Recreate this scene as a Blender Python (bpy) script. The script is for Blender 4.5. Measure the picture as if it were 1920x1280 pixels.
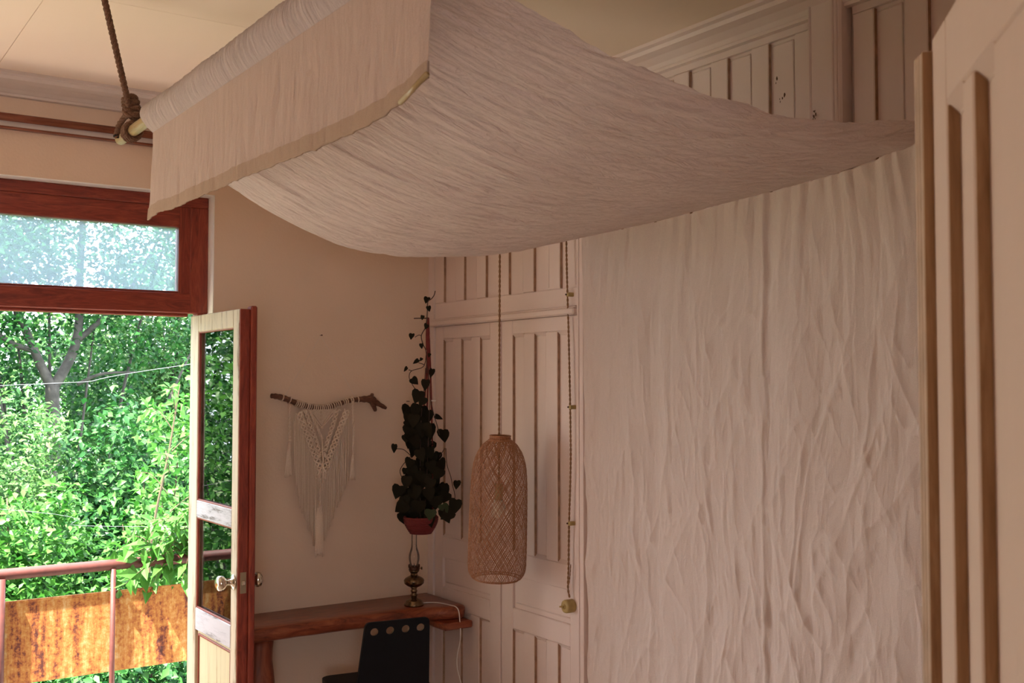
import bpy, bmesh, math, random
import numpy as np
from mathutils import Vector, Matrix

# ------------------------------------------------------------------ camera, sky, sun, lights, exposure
for o in list(bpy.data.objects): bpy.data.objects.remove(o)
SC = bpy.context.scene
COL = SC.collection
F_PX, YAW, PITCH = 2035.0, math.radians(34.15), math.radians(2.26)
EYE = np.array([0, 0, 1.75])
cam_d = bpy.data.cameras.new('camera'); cam = bpy.data.objects.new('camera', cam_d); COL.objects.link(cam)
cam.location = EYE; cam.rotation_euler = (math.pi/2 + PITCH, 0, -YAW)
cam_d.sensor_width = 36; cam_d.lens = 36*F_PX/1920; cam_d.clip_start = .05
cam_d.dof.use_dof = True; cam_d.dof.focus_distance = 4.4; cam_d.dof.aperture_fstop = 11
SC.camera = cam

wd = bpy.data.worlds.new('sky'); SC.world = wd; wd.use_nodes = True
bg = wd.node_tree.nodes['Background']; bg.inputs[0].default_value = (.80, .89, 1.0, 1); bg.inputs[1].default_value = 4.5

def sun_lamp():
    d = bpy.data.lights.new('sun', 'SUN'); d.energy = 25; d.angle = math.radians(.6); d.color = (1, .92, .80)
    o = bpy.data.objects.new('sun', d); COL.objects.link(o)
    o.rotation_euler = Vector((-.46, -.13, .88)).to_track_quat('Z', 'Y').to_euler()
sun_lamp()
def area(name, loc, target, sx, sy, power, color):
    d = bpy.data.lights.new(name, 'AREA'); d.shape = 'RECTANGLE'; d.size = sx; d.size_y = sy; d.energy = power; d.color = color
    o = bpy.data.objects.new(name, d); COL.objects.link(o); o.location = loc
    o.rotation_euler = (Vector(loc) - Vector(target)).to_track_quat('Z', 'Y').to_euler()
# added fill light behind an added second balcony door, left of the view
area('added_door_fill', (-.72, 4.95, 1.0), (.55, 2.2, 1.9), 1.05, 1.7, 26, (1.0, .87, .78))
# added fill light behind an added, unseen window opposite the balcony door
area('added_rear_fill', (-1.4, -2.98, 1.55), (1.6, 4.6, 1.3), 1.5, 1.25, 8, (1.0, .84, .70))
SC.view_settings.view_transform = 'Standard'; SC.view_settings.look = 'None'
SC.view_settings.exposure = 1.03; SC.view_settings.gamma = 1.0; SC.view_settings.use_curve_mapping = False

# ------------------------------------------------------------------ helpers
_f0 = np.array([math.sin(YAW), math.cos(YAW), 0]); _r = np.array([math.cos(YAW), -math.sin(YAW), 0]); _u0 = np.array([0, 0, 1.])
_f = _f0*math.cos(PITCH) + _u0*math.sin(PITCH); _u = _u0*math.cos(PITCH) - _f0*math.sin(PITCH)
def at(x, y, X=None, Y=None, Z=None, D=None):       # the point of a real plane that the photograph shows at (x, y)
    r = _f + _r*((x-960)/F_PX) - _u*((y-640)/F_PX)
    t = D if D is not None else (X/r[0] if X is not None else (Y/r[1] if Y is not None else (Z-1.75)/r[2]))
    return EYE + r*t
XW, YW, ZC = 2.627, 4.586, 2.95        # panelled wall, window wall, ceiling
rng = np.random.default_rng(7); random.seed(7)

def tag(o, label=None, cat=None, group=None, kind=None):
    if label: o['label'] = label
    if cat: o['category'] = cat
    if group: o['group'] = group
    if kind: o['kind'] = kind
    return o
def root(name, loc, label=None, cat=None, group=None, kind=None, rz=0):
    o = bpy.data.objects.new(name, None); COL.objects.link(o); o.location = loc; o.rotation_euler = (0, 0, rz)
    o.empty_display_size = .05
    return tag(o, label, cat, group, kind)
def mesh(name, v, f, mat, smooth=False):
    m = bpy.data.meshes.new(name); v = np.asarray(v, float).reshape(-1, 3)
    m.from_pydata(v.tolist() if len(v) < 20000 else v, [], f if isinstance(f, list) else f.tolist())
    m.materials.append(mat)
    if smooth: m.polygons.foreach_set('use_smooth', np.ones(len(m.polygons), bool))
    m.update(); return m
def ob(name, vf, mat, parent=None, smooth=False, local=False):
    v, f = vf; v = np.asarray(v, float).reshape(-1, 3)
    if parent is not None and not local: v = v - np.array(parent.location)
    o = bpy.data.objects.new(name, mesh(name, v, f, mat, smooth)); COL.objects.link(o)
    if parent is not None: o.parent = parent
    return o
def fixn(o):
    bm = bmesh.new(); bm.from_mesh(o.data); bmesh.ops.recalc_face_normals(bm, faces=bm.faces); bm.to_mesh(o.data); bm.free(); return o
def join(parts):
    V, F, n = [], [], 0
    for v, f in parts:
        v = np.asarray(v, float).reshape(-1, 3); V.append(v); F += [tuple(i+n for i in q) for q in f]; n += len(v)
    return np.vstack(V), F
def box(x0, x1, y0, y1, z0, z1):
    x0, x1 = min(x0, x1), max(x0, x1); y0, y1 = min(y0, y1), max(y0, y1); z0, z1 = min(z0, z1), max(z0, z1)
    v = [(x, y, z) for x in (x0, x1) for y in (y0, y1) for z in (z0, z1)]
    return v, [(0, 1, 3, 2), (4, 6, 7, 5), (0, 4, 5, 1), (2, 3, 7, 6), (0, 2, 6, 4), (1, 5, 7, 3)]
_cb = None
def cbox(x0, x1, y0, y1, z0, z1, c=.002):
    """box with chamfered edges"""
    lo = np.minimum((x0, y0, z0), (x1, y1, z1)); hi = np.maximum((x0, y0, z0), (x1, y1, z1))
    global _cb
    sg = [(a, b, d) for a in (0, 1) for b in (0, 1) for d in (0, 1)]
    if _cb is None:
        bm = bmesh.new()
        for s in sg:
            for k in range(3):
                p = [(-1+.2 if q == 0 else 1-.2) for q in s]; p[k] = -1 if s[k] == 0 else 1; bm.verts.new(p)
        bm.verts.ensure_lookup_table(); bmesh.ops.convex_hull(bm, input=bm.verts)
        bmesh.ops.dissolve_limit(bm, angle_limit=.02, verts=bm.verts, edges=bm.edges)
        bm.normal_update(); bm.verts.index_update()
        _cb = ([tuple(v.co) for v in bm.verts], [tuple(v.index for v in f.verts) for f in bm.faces]); bm.free()
    V = []
    c = min(c, float((hi-lo).min())*.45)
    for p in _cb[0]:
        q = []
        for k in range(3):
            e = 0 if abs(p[k]) > .9 else c
            q.append(lo[k]+e if p[k] < 0 else hi[k]-e)
        V.append(q)
    return V, _cb[1]
def tube(pts, r, n=8, cap=True):
    P = np.asarray(pts, float); m = len(P); R = np.full(m, r) if np.isscalar(r) else np.asarray(r, float)
    T = np.gradient(P, axis=0); T /= np.linalg.norm(T, axis=1)[:, None] + 1e-12
    a = np.array([0, 0, 1.]) if abs(T[0][2]) < .9 else np.array([1., 0, 0])
    N = np.cross(T[0], a); N /= np.linalg.norm(N); V = []
    ang = np.arange(n)*2*math.pi/n
    for i in range(m):
        N = N - T[i]*(N@T[i]); N /= np.linalg.norm(N); B = np.cross(T[i], N)
        V.append(P[i] + R[i]*(np.cos(ang)[:, None]*N + np.sin(ang)[:, None]*B))
    F = [(i*n+j, i*n+(j+1) % n, (i+1)*n+(j+1) % n, (i+1)*n+j) for i in range(m-1) for j in range(n)]
    if cap: F += [tuple(range(n))[::-1], tuple((m-1)*n+j for j in range(n))]
    return np.vstack(V), F
def lathe(prof, n=24, c=(0, 0, 0), close=True):
    V, F = [], []
    for r, z in prof:
        for j in range(n):
            a = 2*math.pi*j/n; V.append((c[0]+r*math.cos(a), c[1]+r*math.sin(a), c[2]+z))
    for i in range(len(prof)-1):
        for j in range(n): F.append((i*n+j, i*n+(j+1) % n, (i+1)*n+(j+1) % n, (i+1)*n+j))
    if close: F += [tuple(range(n))[::-1], tuple((len(prof)-1)*n+j for j in range(n))]
    return V, F
def torus(c, ax, R, r, n=14, m=6, sx=1.0):
    ax = Vector(ax).normalized(); u = ax.orthogonal().normalized(); w = ax.cross(u); c = Vector(c); V = []
    for i in range(n):
        a = 2*math.pi*i/n; d = u*math.cos(a) + w*math.sin(a)
        for j in range(m):
            b = 2*math.pi*j/m; V.append(tuple(c + d*(R + r*math.cos(b)) + ax*(r*sx*math.sin(b))))
    return V, [(i*m+j, i*m+(j+1) % m, ((i+1) % n)*m+(j+1) % m, ((i+1) % n)*m+j) for i in range(n) for j in range(m)]
def grid(P):                                        # P: (n, m, 3) array of points
    n, m = P.shape[:2]; k = np.arange(n*m).reshape(n, m)
    q = np.stack([k[:-1, :-1], k[1:, :-1], k[1:, 1:], k[:-1, 1:]], -1).reshape(-1, 4)
    return P.reshape(-1, 3), q
def spline(pts, n):
    P = np.asarray(pts, float); t = np.linspace(0, len(P)-1, n); o = []
    for s in t:
        i = min(int(s), len(P)-2); u = s-i; p0, p1, p2, p3 = P[max(i-1, 0)], P[i], P[i+1], P[min(i+2, len(P)-1)]
        o.append(.5*((2*p1)+(p2-p0)*u+(2*p0-5*p1+4*p2-p3)*u*u+(3*p1-p0-3*p2+p3)*u**3))
    return np.array(o)
def interp(xs, ys, x):                              # smooth (cubic hermite) interpolation
    xs, ys, x = map(lambda a: np.asarray(a, float), (xs, ys, x)); d = np.gradient(ys, xs)
    i = np.clip(np.searchsorted(xs, x)-1, 0, len(xs)-2); h = xs[i+1]-xs[i]; u = np.clip((x-xs[i])/h, 0, 1)
    return (ys[i]*(1+2*u)*(1-u)**2 + h*d[i]*u*(1-u)**2 + ys[i+1]*u*u*(3-2*u) + h*d[i+1]*u*u*(u-1))
_perm = np.random.default_rng(3).permutation(256); _perm = np.concatenate([_perm, _perm])
_ga = np.random.default_rng(4).uniform(0, 2*math.pi, 256)
def pn(x, y):                                       # 2D gradient noise, about -0.7 .. 0.7
    xi = np.floor(x).astype(int); yi = np.floor(y).astype(int); xf = x-xi; yf = y-yi
    u = xf**3*(xf*(xf*6-15)+10); v = yf**3*(yf*(yf*6-15)+10)
    def g(a, b, dx, dy):
        h = _ga[_perm[_perm[a & 255] + (b & 255)]]; return np.cos(h)*dx + np.sin(h)*dy
    a = g(xi, yi, xf, yf)*(1-u) + g(xi+1, yi, xf-1, yf)*u
    b = g(xi, yi+1, xf, yf-1)*(1-u) + g(xi+1, yi+1, xf-1, yf-1)*u
    return a*(1-v) + b*v
def crs(x, y, k): return np.exp(-np.abs(pn(x, y))*k)          # thin sharp crease lines
def ridge(x, y, p=1.0): return (1-np.minimum(1, np.abs(pn(x, y))*2.2))**p

# ------------------------------------------------------------------ materials (all procedural)
def nt(name):
    m = bpy.data.materials.new(name); m.use_nodes = True; t = m.node_tree; return m, t, t.nodes['Principled BSDF'], t.nodes['Material Output']
def N(t, typ, **kw):
    n = t.nodes.new(typ)
    for k, v in kw.items():
        if k.startswith('i_'): n.inputs[int(k[2:]) if k[2:].isdigit() else k[2:].replace('_', ' ')].default_value = v
        else: setattr(n, k, v)
    return n
def coords(t, scale, space='Object'):
    c = N(t, 'ShaderNodeTexCoord'); mp = N(t, 'ShaderNodeMapping'); mp.inputs['Scale'].default_value = scale
    if space == 'World':
        g = N(t, 'ShaderNodeNewGeometry'); t.links.new(g.outputs['Position'], mp.inputs[0])
    else: t.links.new(c.outputs[space], mp.inputs[0])
    return mp
def ramp(t, fac, stops):
    r = N(t, 'ShaderNodeValToRGB'); e = r.color_ramp.elements
    while len(e) < len(stops): e.new(.5)
    for k, (p, c) in enumerate(stops): e[k].position = p; e[k].color = (*c, 1) if len(c) == 3 else c
    t.links.new(fac, r.inputs[0]); return r
def bump(t, bs, h, strength, dist=.01):
    b = N(t, 'ShaderNodeBump'); b.inputs['Strength'].default_value = strength; b.inputs['Distance'].default_value = dist
    t.links.new(h, b.inputs['Height']); t.links.new(b.outputs[0], bs.inputs['Normal']); return b
def plain(name, c, rough=.6, metal=0, var=.12, scale=8, bmp=.15, bscale=60, space='World', spec=.5):
    m, t, bs, _ = nt(name); mp = coords(t, (1, 1, 1), space)
    n = N(t, 'ShaderNodeTexNoise'); n.inputs['Scale'].default_value = scale; n.inputs['Detail'].default_value = 5; t.links.new(mp.outputs[0], n.inputs[0])
    c = np.array(c); r = ramp(t, n.outputs[0], [(.3, tuple(c*(1-var))), (.7, tuple(np.minimum(1, c*(1+var))))])
    t.links.new(r.outputs[0], bs.inputs['Base Color']); bs.inputs['Roughness'].default_value = rough; bs.inputs['Metallic'].default_value = metal
    bs.inputs['Specular IOR Level'].default_value = spec
    if bmp:
        n2 = N(t, 'ShaderNodeTexNoise'); n2.inputs['Scale'].default_value = bscale; n2.inputs['Detail'].default_value = 4; t.links.new(mp.outputs[0], n2.inputs[0])
        bump(t, bs, n2.outputs[0], bmp, .004)
    return m
def wood(name, cols, stretch, scale=6, rough=.45, bmp=.25, space='World', dist=2.5):
    m, t, bs, _ = nt(name); mp = coords(t, stretch, space)
    n = N(t, 'ShaderNodeTexNoise'); n.inputs['Scale'].default_value = scale; n.inputs['Detail'].default_value = 8; n.inputs['Roughness'].default_value = .65; n.inputs['Distortion'].default_value = dist
    t.links.new(mp.outputs[0], n.inputs[0])
    k = len(cols); r = ramp(t, n.outputs[0], [(.28+.44*i/(k-1), c) for i, c in enumerate(cols)])
    t.links.new(r.outputs[0], bs.inputs['Base Color']); bs.inputs['Roughness'].default_value = rough
    bump(t, bs, n.outputs[0], bmp, .004); return m
def cloth(name, c, trans, stretch, bmp=.5, scale=14):
    m, t, bs, out = nt(name); t.nodes.remove(bs)
    d = N(t, 'ShaderNodeBsdfDiffuse'); tr = N(t, 'ShaderNodeBsdfTranslucent'); mx = N(t, 'ShaderNodeMixShader'); mx.inputs[0].default_value = trans
    mp = coords(t, stretch, 'World')
    n = N(t, 'ShaderNodeTexNoise'); n.inputs['Scale'].default_value = scale; n.inputs['Detail'].default_value = 9; n.inputs['Roughness'].default_value = .62; n.inputs['Distortion'].default_value = 1.2
    t.links.new(mp.outputs[0], n.inputs[0])
    ab = N(t, 'ShaderNodeMath', operation='SUBTRACT'); ab.inputs[1].default_value = .5; t.links.new(n.outputs[0], ab.inputs[0])
    a2 = N(t, 'ShaderNodeMath', operation='ABSOLUTE'); t.links.new(ab.outputs[0], a2.inputs[0])
    pw = N(t, 'ShaderNodeMath', operation='POWER'); pw.inputs[1].default_value = .55; t.links.new(a2.outputs[0], pw.inputs[0])
    b = N(t, 'ShaderNodeBump'); b.inputs['Strength'].default_value = bmp; b.inputs['Distance'].default_value = .006; b.invert = True
    t.links.new(pw.outputs[0], b.inputs['Height'])
    n3 = N(t, 'ShaderNodeTexNoise'); n3.inputs['Scale'].default_value = 420; mp2 = coords(t, (1, 1, 1), 'World'); t.links.new(mp2.outputs[0], n3.inputs[0])
    b2 = N(t, 'ShaderNodeBump'); b2.inputs['Strength'].default_value = .25; b2.inputs['Distance'].default_value = .002
    t.links.new(n3.outputs[0], b2.inputs['Height']); t.links.new(b.outputs[0], b2.inputs['Normal'])
    for s in (d, tr): t.links.new(b2.outputs[0], s.inputs['Normal'])
    c = np.array(c); r = ramp(t, n3.outputs[0], [(.3, tuple(c*.93)), (.7, tuple(np.minimum(1, c*1.05)))])
    t.links.new(r.outputs[0], d.inputs[0]); tr.inputs[0].default_value = (*c, 1)
    t.links.new(d.outputs[0], mx.inputs[1]); t.links.new(tr.outputs[0], mx.inputs[2]); t.links.new(mx.outputs[0], out.inputs[0]); return m
def leafmat(name, cols, trans=.35, rough=.4, spec=.5):
    m, t, bs, out = nt(name)
    g = N(t, 'ShaderNodeNewGeometry'); r = ramp(t, g.outputs['Random Per Island'], [(i/(len(cols)-1), c) for i, c in enumerate(cols)])
    t.links.new(r.outputs[0], bs.inputs['Base Color']); bs.inputs['Roughness'].default_value = rough; bs.inputs['Specular IOR Level'].default_value = spec
    tr = N(t, 'ShaderNodeBsdfTranslucent'); mx = N(t, 'ShaderNodeMixShader'); mx.inputs[0].default_value = trans
    t.links.new(r.outputs[0], tr.inputs[0]); t.links.new(bs.outputs[0], mx.inputs[1]); t.links.new(tr.outputs[0], mx.inputs[2]); t.links.new(mx.outputs[0], out.inputs[0]); return m
def glass(name, tint, dust, refl=1.0, dustcol=(.75, .85, .95)):
    m, t, bs, out = nt(name); t.nodes.remove(bs)
    tp = N(t, 'ShaderNodeBsdfTransparent'); tp.inputs[0].default_value = (*tint, 1)
    gl = N(t, 'ShaderNodeBsdfGlossy'); gl.inputs['Roughness'].default_value = .01; gl.inputs[0].default_value = (.9*refl, .9*refl, .9*refl, 1)
    fr = N(t, 'ShaderNodeFresnel'); fr.inputs[0].default_value = 1.6
    a = N(t, 'ShaderNodeMixShader'); t.links.new(fr.outputs[0], a.inputs[0]); t.links.new(tp.outputs[0], a.inputs[1]); t.links.new(gl.outputs[0], a.inputs[2])
    tl = N(t, 'ShaderNodeBsdfTranslucent'); tl.inputs[0].default_value = (*dustcol, 1)
    b = N(t, 'ShaderNodeMixShader'); b.inputs[0].default_value = dust
    t.links.new(a.outputs[0], b.inputs[1]); t.links.new(tl.outputs[0], b.inputs[2]); t.links.new(b.outputs[0], out.inputs[0]); return m
def rust(name):
    m, t, bs, _ = nt(name); mp = coords(t, (7, 7, 1.0), 'World'); mp2 = coords(t, (1, 1, 1), 'World')
    n = N(t, 'ShaderNodeTexNoise'); n.inputs['Scale'].default_value = 2.6; n.inputs['Detail'].default_value = 10; n.inputs['Roughness'].default_value = .7; t.links.new(mp.outputs[0], n.inputs[0])
    n2 = N(t, 'ShaderNodeTexNoise'); n2.inputs['Scale'].default_value = 38; n2.inputs['Detail'].default_value = 8; n2.inputs['Roughness'].default_value = .75; t.links.new(mp2.outputs[0], n2.inputs[0])
    ad = N(t, 'ShaderNodeMath', operation='MULTIPLY_ADD'); ad.inputs[1].default_value = .45; t.links.new(n2.outputs[0], ad.inputs[0])
    mu = N(t, 'ShaderNodeMath', operation='MULTIPLY'); mu.inputs[1].default_value = .58; t.links.new(n.outputs[0], mu.inputs[0]); t.links.new(mu.outputs[0], ad.inputs[2])
    r = ramp(t, ad.outputs[0], [(.37, (.03, .006, .005)), (.43, (.10, .02, .009)), (.475, (.26, .085, .016)), (.53, (.34, .155, .032)), (.59, (.40, .24, .085)), (.66, (.44, .35, .20))])
    t.links.new(r.outputs[0], bs.inputs['Base Color']); bs.inputs['Roughness'].default_value = .8; bump(t, bs, n2.outputs[0], .5, .004); return m
def painted(name, base, wear, amount, rough=.55, scale=7, stretch=(1, 1, .25), space='World'):
    """old paint with worn patches that show the layer below"""
    m, t, bs, _ = nt(name); mp = coords(t, stretch, space); mp2 = coords(t, (1, 1, 1), space)
    n = N(t, 'ShaderNodeTexNoise'); n.inputs['Scale'].default_value = scale; n.inputs['Detail'].default_value = 9; n.inputs['Roughness'].default_value = .7; t.links.new(mp.outputs[0], n.inputs[0])
    b = np.array(base); r = ramp(t, n.outputs[0], [(amount-.06, wear), (amount, tuple(b*.82)), (amount+.08, base), (.85, tuple(np.minimum(1, b*1.06)))])
    t.links.new(r.outputs[0], bs.inputs['Base Color']); bs.inputs['Roughness'].default_value = rough
    n2 = N(t, 'ShaderNodeTexNoise'); n2.inputs['Scale'].default_value = 45; n2.inputs['Detail'].default_value = 3; t.links.new(mp2.outputs[0], n2.inputs[0])
    bump(t, bs, n2.outputs[0], .12, .004); return m

M = {}
M['backwall'] = plain('brown_wall_paint', (.34, .20, .13), .9, var=.04)
M['plaster'] = plain('plaster', (.76, .575, .435), .9, var=.03, scale=3, bmp=.22, bscale=90)
M['ceiling'] = plain('ceiling_paint', (.87, .71, .57), .9, var=.02, scale=2, bmp=.05)
M['cornice'] = plain('cornice_paint', (.70, .60, .54), .6, var=.03)
M['reveal'] = plain('reveal_paint', (.90, .87, .82), .8, var=.04)
M['door_paint'] = painted('white_door_paint', (.75, .61, .56), (.30, .10, .06), .20)
M['door_edge'] = plain('door_edge_paint', (.60, .50, .45), .6, var=.05)
M['old_paint'] = painted('old_cream_paint', (.56, .44, .37), (.20, .12, .08), .22, scale=5)
M['groove'] = wood('brown_groove_wood', [(.22, .115, .055), (.32, .18, .09), (.40, .25, .14)], (9, 9, .8), 4, .7, .2)  # thin brown strips along one side of the near leaf's recesses and astragal
M['groove_brown'] = plain('brown_groove_paint', (.36, .21, .13), .8, var=.25, scale=30)  # thin brown strips along one side of the back door and bay recesses
M['astragal'] = plain('worn_grey_paint', (.48, .37, .28), .6, var=.15, scale=20)
M['frame_wood'] = wood('red_window_wood', [(.12, .016, .010), (.24, .036, .020), (.36, .075, .036)], (1.0, 8, 8), 4, .38)
M['frame_wood_v'] = wood('red_window_wood_upright', [(.12, .016, .010), (.24, .036, .020), (.36, .075, .036)], (8, 8, 1.0), 4, .38)
M['leaf_cream'] = painted('weathered_cream_paint', (.56, .46, .33), (.22, .10, .04), .43, stretch=(3, 3, .35), scale=8)
M['leaf_rail'] = painted('weathered_sky_tint_paint', (.48, .45, .47), (.13, .10, .09), .45, stretch=(1, .5, 4), scale=8)  # lavender tint carries the sky's reflection; the dark patches are wear
M['leaf_panel'] = painted('weathered_panel_paint', (.56, .47, .29), (.33, .16, .04), .42, stretch=(6, 6, .3), scale=5)
M['desk'] = wood('live_edge_wood', [(.10, .020, .011), (.26, .062, .029), (.42, .13, .058)], (1.2, 7, 7), 3.2, .32, .2)
M['desk_v'] = wood('log_leg_wood', [(.11, .024, .014), (.25, .060, .030), (.38, .115, .058)], (7, 7, 1.0), 3, .4)
M['driftwood'] = wood('driftwood', [(.05, .018, .010), (.13, .05, .028), (.24, .11, .06)], (3, 14, 14), 4, .7, .5)
M['black'] = plain('black_lacquer', (.005, .006, .009), .45, var=.1, bmp=0, spec=.18)
M['chair_edge'] = plain('chair_hole_edge', (.28, .16, .08), .6)
M['rope'] = wood('jute_rope', [(.055, .022, .011), (.15, .066, .033), (.26, .14, .08)], (30, 30, 30), 4, .9, .6)
M['cord'] = wood('twisted_cord', [(.13, .055, .02), (.27, .13, .055), (.40, .22, .11)], (40, 40, 40), 4, .8, .4)
M['bamboo'] = wood('bamboo', [(.24, .15, .06), (.36, .25, .11), (.44, .33, .17)], (8, 1, 8), 4, .4, .1)
M['wicker'] = wood('bamboo_weave', [(.18, .06, .024), (.35, .14, .06), (.52, .26, .13)], (18, 18, 18), 4, .55, .2)
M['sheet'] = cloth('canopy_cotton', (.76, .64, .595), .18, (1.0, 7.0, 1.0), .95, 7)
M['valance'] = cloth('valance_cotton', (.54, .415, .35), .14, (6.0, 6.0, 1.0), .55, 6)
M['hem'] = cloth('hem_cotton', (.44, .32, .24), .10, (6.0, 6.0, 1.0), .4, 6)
M['sleeve'] = cloth('sleeve_cotton', (.62, .51, .47), .13, (1.0, 16.0, 1.0), .8, 7)
M['curtain'] = cloth('curtain_cotton', (.66, .54, .48), .12, (6.0, 6.0, 1.1), .30, 5)
M['macrame'] = wood('cotton_string', [(.70, .52, .40), (.86, .69, .55), (.92, .79, .66)], (40, 40, 40), 5, .9, .5)
M['plantleaf'] = leafmat('dark_heart_leaf', [(.008, .007, .004), (.014, .013, .007), (.030, .017, .009)], .05, .7, .12)
M['greenleaf'] = leafmat('green_heart_leaf', [(.020, .035, .012), (.025, .045, .014)], .1, .4)
M['stem'] = plain('dark_vine_stem', (.06, .028, .022), .6)
M['redstrap'] = plain('dark_red_strap', (.17, .020, .020), .7, var=.2, scale=40)
M['basket'] = wood('red_basket', [(.07, .007, .009), (.16, .014, .016), (.24, .034, .030)], (40, 40, 40), 5, .7, .4)
M['brass'] = plain('aged_brass', (.20, .14, .085), .26, 1.0, var=.25, scale=30, bmp=.05)
M['burner'] = plain('dark_burner_brass', (.09, .045, .03), .4, .9)
M['chimney'] = glass('chimney_glass', (.97, .96, .95), .05, 1.1, (.9, .85, .8))
M['pane_dusty'] = glass('dusty_window_glass', (.80, .89, .95), .16)
M['pane'] = glass('door_glass', (.80, .78, .70), .0, 1.0)
M['chrome'] = plain('worn_steel_knob', (.62, .58, .50), .16, 1.0, var=.05, bmp=0)
M['latch'] = plain('brass_latch_plate', (.40, .34, .24), .4, .8)
M['railwood'] = wood('brown_rail_lacquer', [(.10, .026, .014), (.22, .060, .030), (.30, .11, .06)], (.6, 10, 10), 4, .25, .1)
M['white_cable'] = plain('white_cable', (.78, .74, .70), .5, bmp=0)
M['switch'] = plain('turned_pale_wood', (.42, .30, .11), .5, var=.15, scale=40)
M['railing'] = plain('red_oxide_paint', (.075, .016, .012), .65, var=.25, scale=25)
M['rust'] = rust('rusted_sheet')
M['concrete'] = plain('balcony_concrete', (.74, .66, .58), .9, var=.15)
M['floor'] = wood('floor_boards', [(.34, .22, .14), (.44, .30, .20), (.54, .39, .27)], (9, .8, 9), 3, .5)
M['ground'] = plain('grassy_ground', (.06, .10, .025), .95, var=.5, scale=2, bmp=.5, bscale=12)
M['bark'] = plain('grey_bark', (.050, .043, .037), .9, var=.4, scale=14, bmp=.7, bscale=30)
M['twig'] = plain('brown_twig', (.07, .050, .024), .8, var=.3)
M['wire'] = plain('grey_wire', (.14, .15, .16), .7, 0, bmp=0)
M['leafA'] = leafmat('leaf_bright', [(.016, .082, .009), (.034, .145, .017), (.06, .20, .027), (.10, .25, .045)], .35, .5, .3)
M['leafB'] = leafmat('leaf_deep', [(.005, .038, .010), (.013, .075, .015), (.028, .12, .023), (.055, .17, .035)], .35, .5, .3)
M['leafC'] = leafmat('leaf_pale', [(.022, .085, .020), (.048, .14, .030), (.08, .19, .045), (.12, .23, .07)], .35, .5, .3)

# ------------------------------------------------------------------ the room shell
fl = tag(ob('floor', box(-3.1, XW+.2, -2.7, 4.83, -.12, 0), M['floor']), 'honey coloured wooden floor of the room', 'floor', kind='structure')
ce = tag(ob('ceiling', box(-3.1, XW+.2, -2.7, 4.83, ZC+.012, ZC+.2), M['ceiling']), 'cream painted ceiling made of large flat boards', 'ceiling', kind='structure')
cx = [-3.1, -1.773, -.553, .667, 1.887, XW+.1]; cy = [-2.7, -1.39, 1.05, 3.49, 4.7]
for i in range(len(cx)-1):
    for j in range(len(cy)-1):
        ob('ceiling_board', cbox(cx[i]+.0007, cx[i+1]-.0007, cy[j]+.0005, cy[j+1]-.0005, ZC, ZC+.013, .0008), M['ceiling'], ce)
OX0, OX1, OZ = .21, 1.556, 2.567                     # balcony door opening
WX0, WX1, WZ0, WZ1 = -1.30, -.14, .0, 2.567          # opening of the added second balcony door, out of view
YO = 4.83
wf = tag(ob('wall_front', join([box(-3.1, WX0, YW, YO, 0, ZC+.02), box(WX0, WX1, YW, YO, WZ1, ZC+.02),
     box(WX1, OX0, YW, YO, 0, ZC+.02), box(OX0, OX1, YW, YO, OZ, ZC+.02), box(OX1, XW+.2, YW, YO, 0, ZC+.02)]), M['plaster']),
     'beige plastered wall with the balcony door opening', 'wall', kind='structure')
ob('reveal', join([box(OX1-.004, OX1, YW-.002, YO, 0, OZ), box(OX0, OX0+.004, YW-.002, YO, 0, OZ), box(OX0, OX1, YW-.002, YO, OZ-.004, OZ)]), M['reveal'], wf)
tag(ob('wall_left', box(-3.3, -3.1, -2.7, YO, 0, ZC+.02), M['plaster']), 'plain beige plaster wall on the far side of the room', 'wall', kind='structure')
tag(ob('wall_rear', join([box(-3.3, -2.2, -2.9, -2.7, 0, ZC+.02), box(-.6, 1.05, -2.9, -2.7, 0, ZC+.02), box(-2.2, -.6, -2.9, -2.7, 0, .9), box(-2.2, -.6, -2.9, -2.7, 2.2, ZC+.02)]), M['plaster']), 'plain beige plaster wall opposite the balcony door', 'wall', kind='structure')  # the gap holds the added rear window
tag(ob('wall_return', join([box(.92, 1.05, -2.7, .16, 0, ZC+.02), box(.92, XW+.2, .16, .30, 0, ZC+.02)]), M['backwall']), 'brown painted wall return behind the old panelled leaf', 'wall', kind='structure')

# crown moulding
def crown(name, a, b, out, label, mat=None):
    a = np.array(a, float); b = np.array(b, float); o = np.array(out, float)
    prof = [(.0, ZC+.004), (.115, ZC+.004), (.115, ZC-.012), (.098, ZC-.016), (.092, ZC-.028), (.06, ZC-.036), (.032, ZC-.052), (.022, ZC-.064), (.018, ZC-.066), (.018, ZC-.076), (.0, ZC-.078), (-.01, ZC-.07)]
    V = []
    for e in (a, b):
        for d, z in prof: V.append((*(e+o*d), z))
    n = len(prof); F = [(i, (i+1) % n, n+(i+1) % n, n+i) for i in range(n)] + [tuple(range(n)), tuple(range(n, 2*n))[::-1]]
    return tag(fixn(ob(name, (V, F), mat or M['cornice'])), label, 'moulding', kind='structure')
crown('trim_1', (-3.1, YW), (XW, YW), (0, -1), 'pale crown moulding above the balcony door wall')

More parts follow.
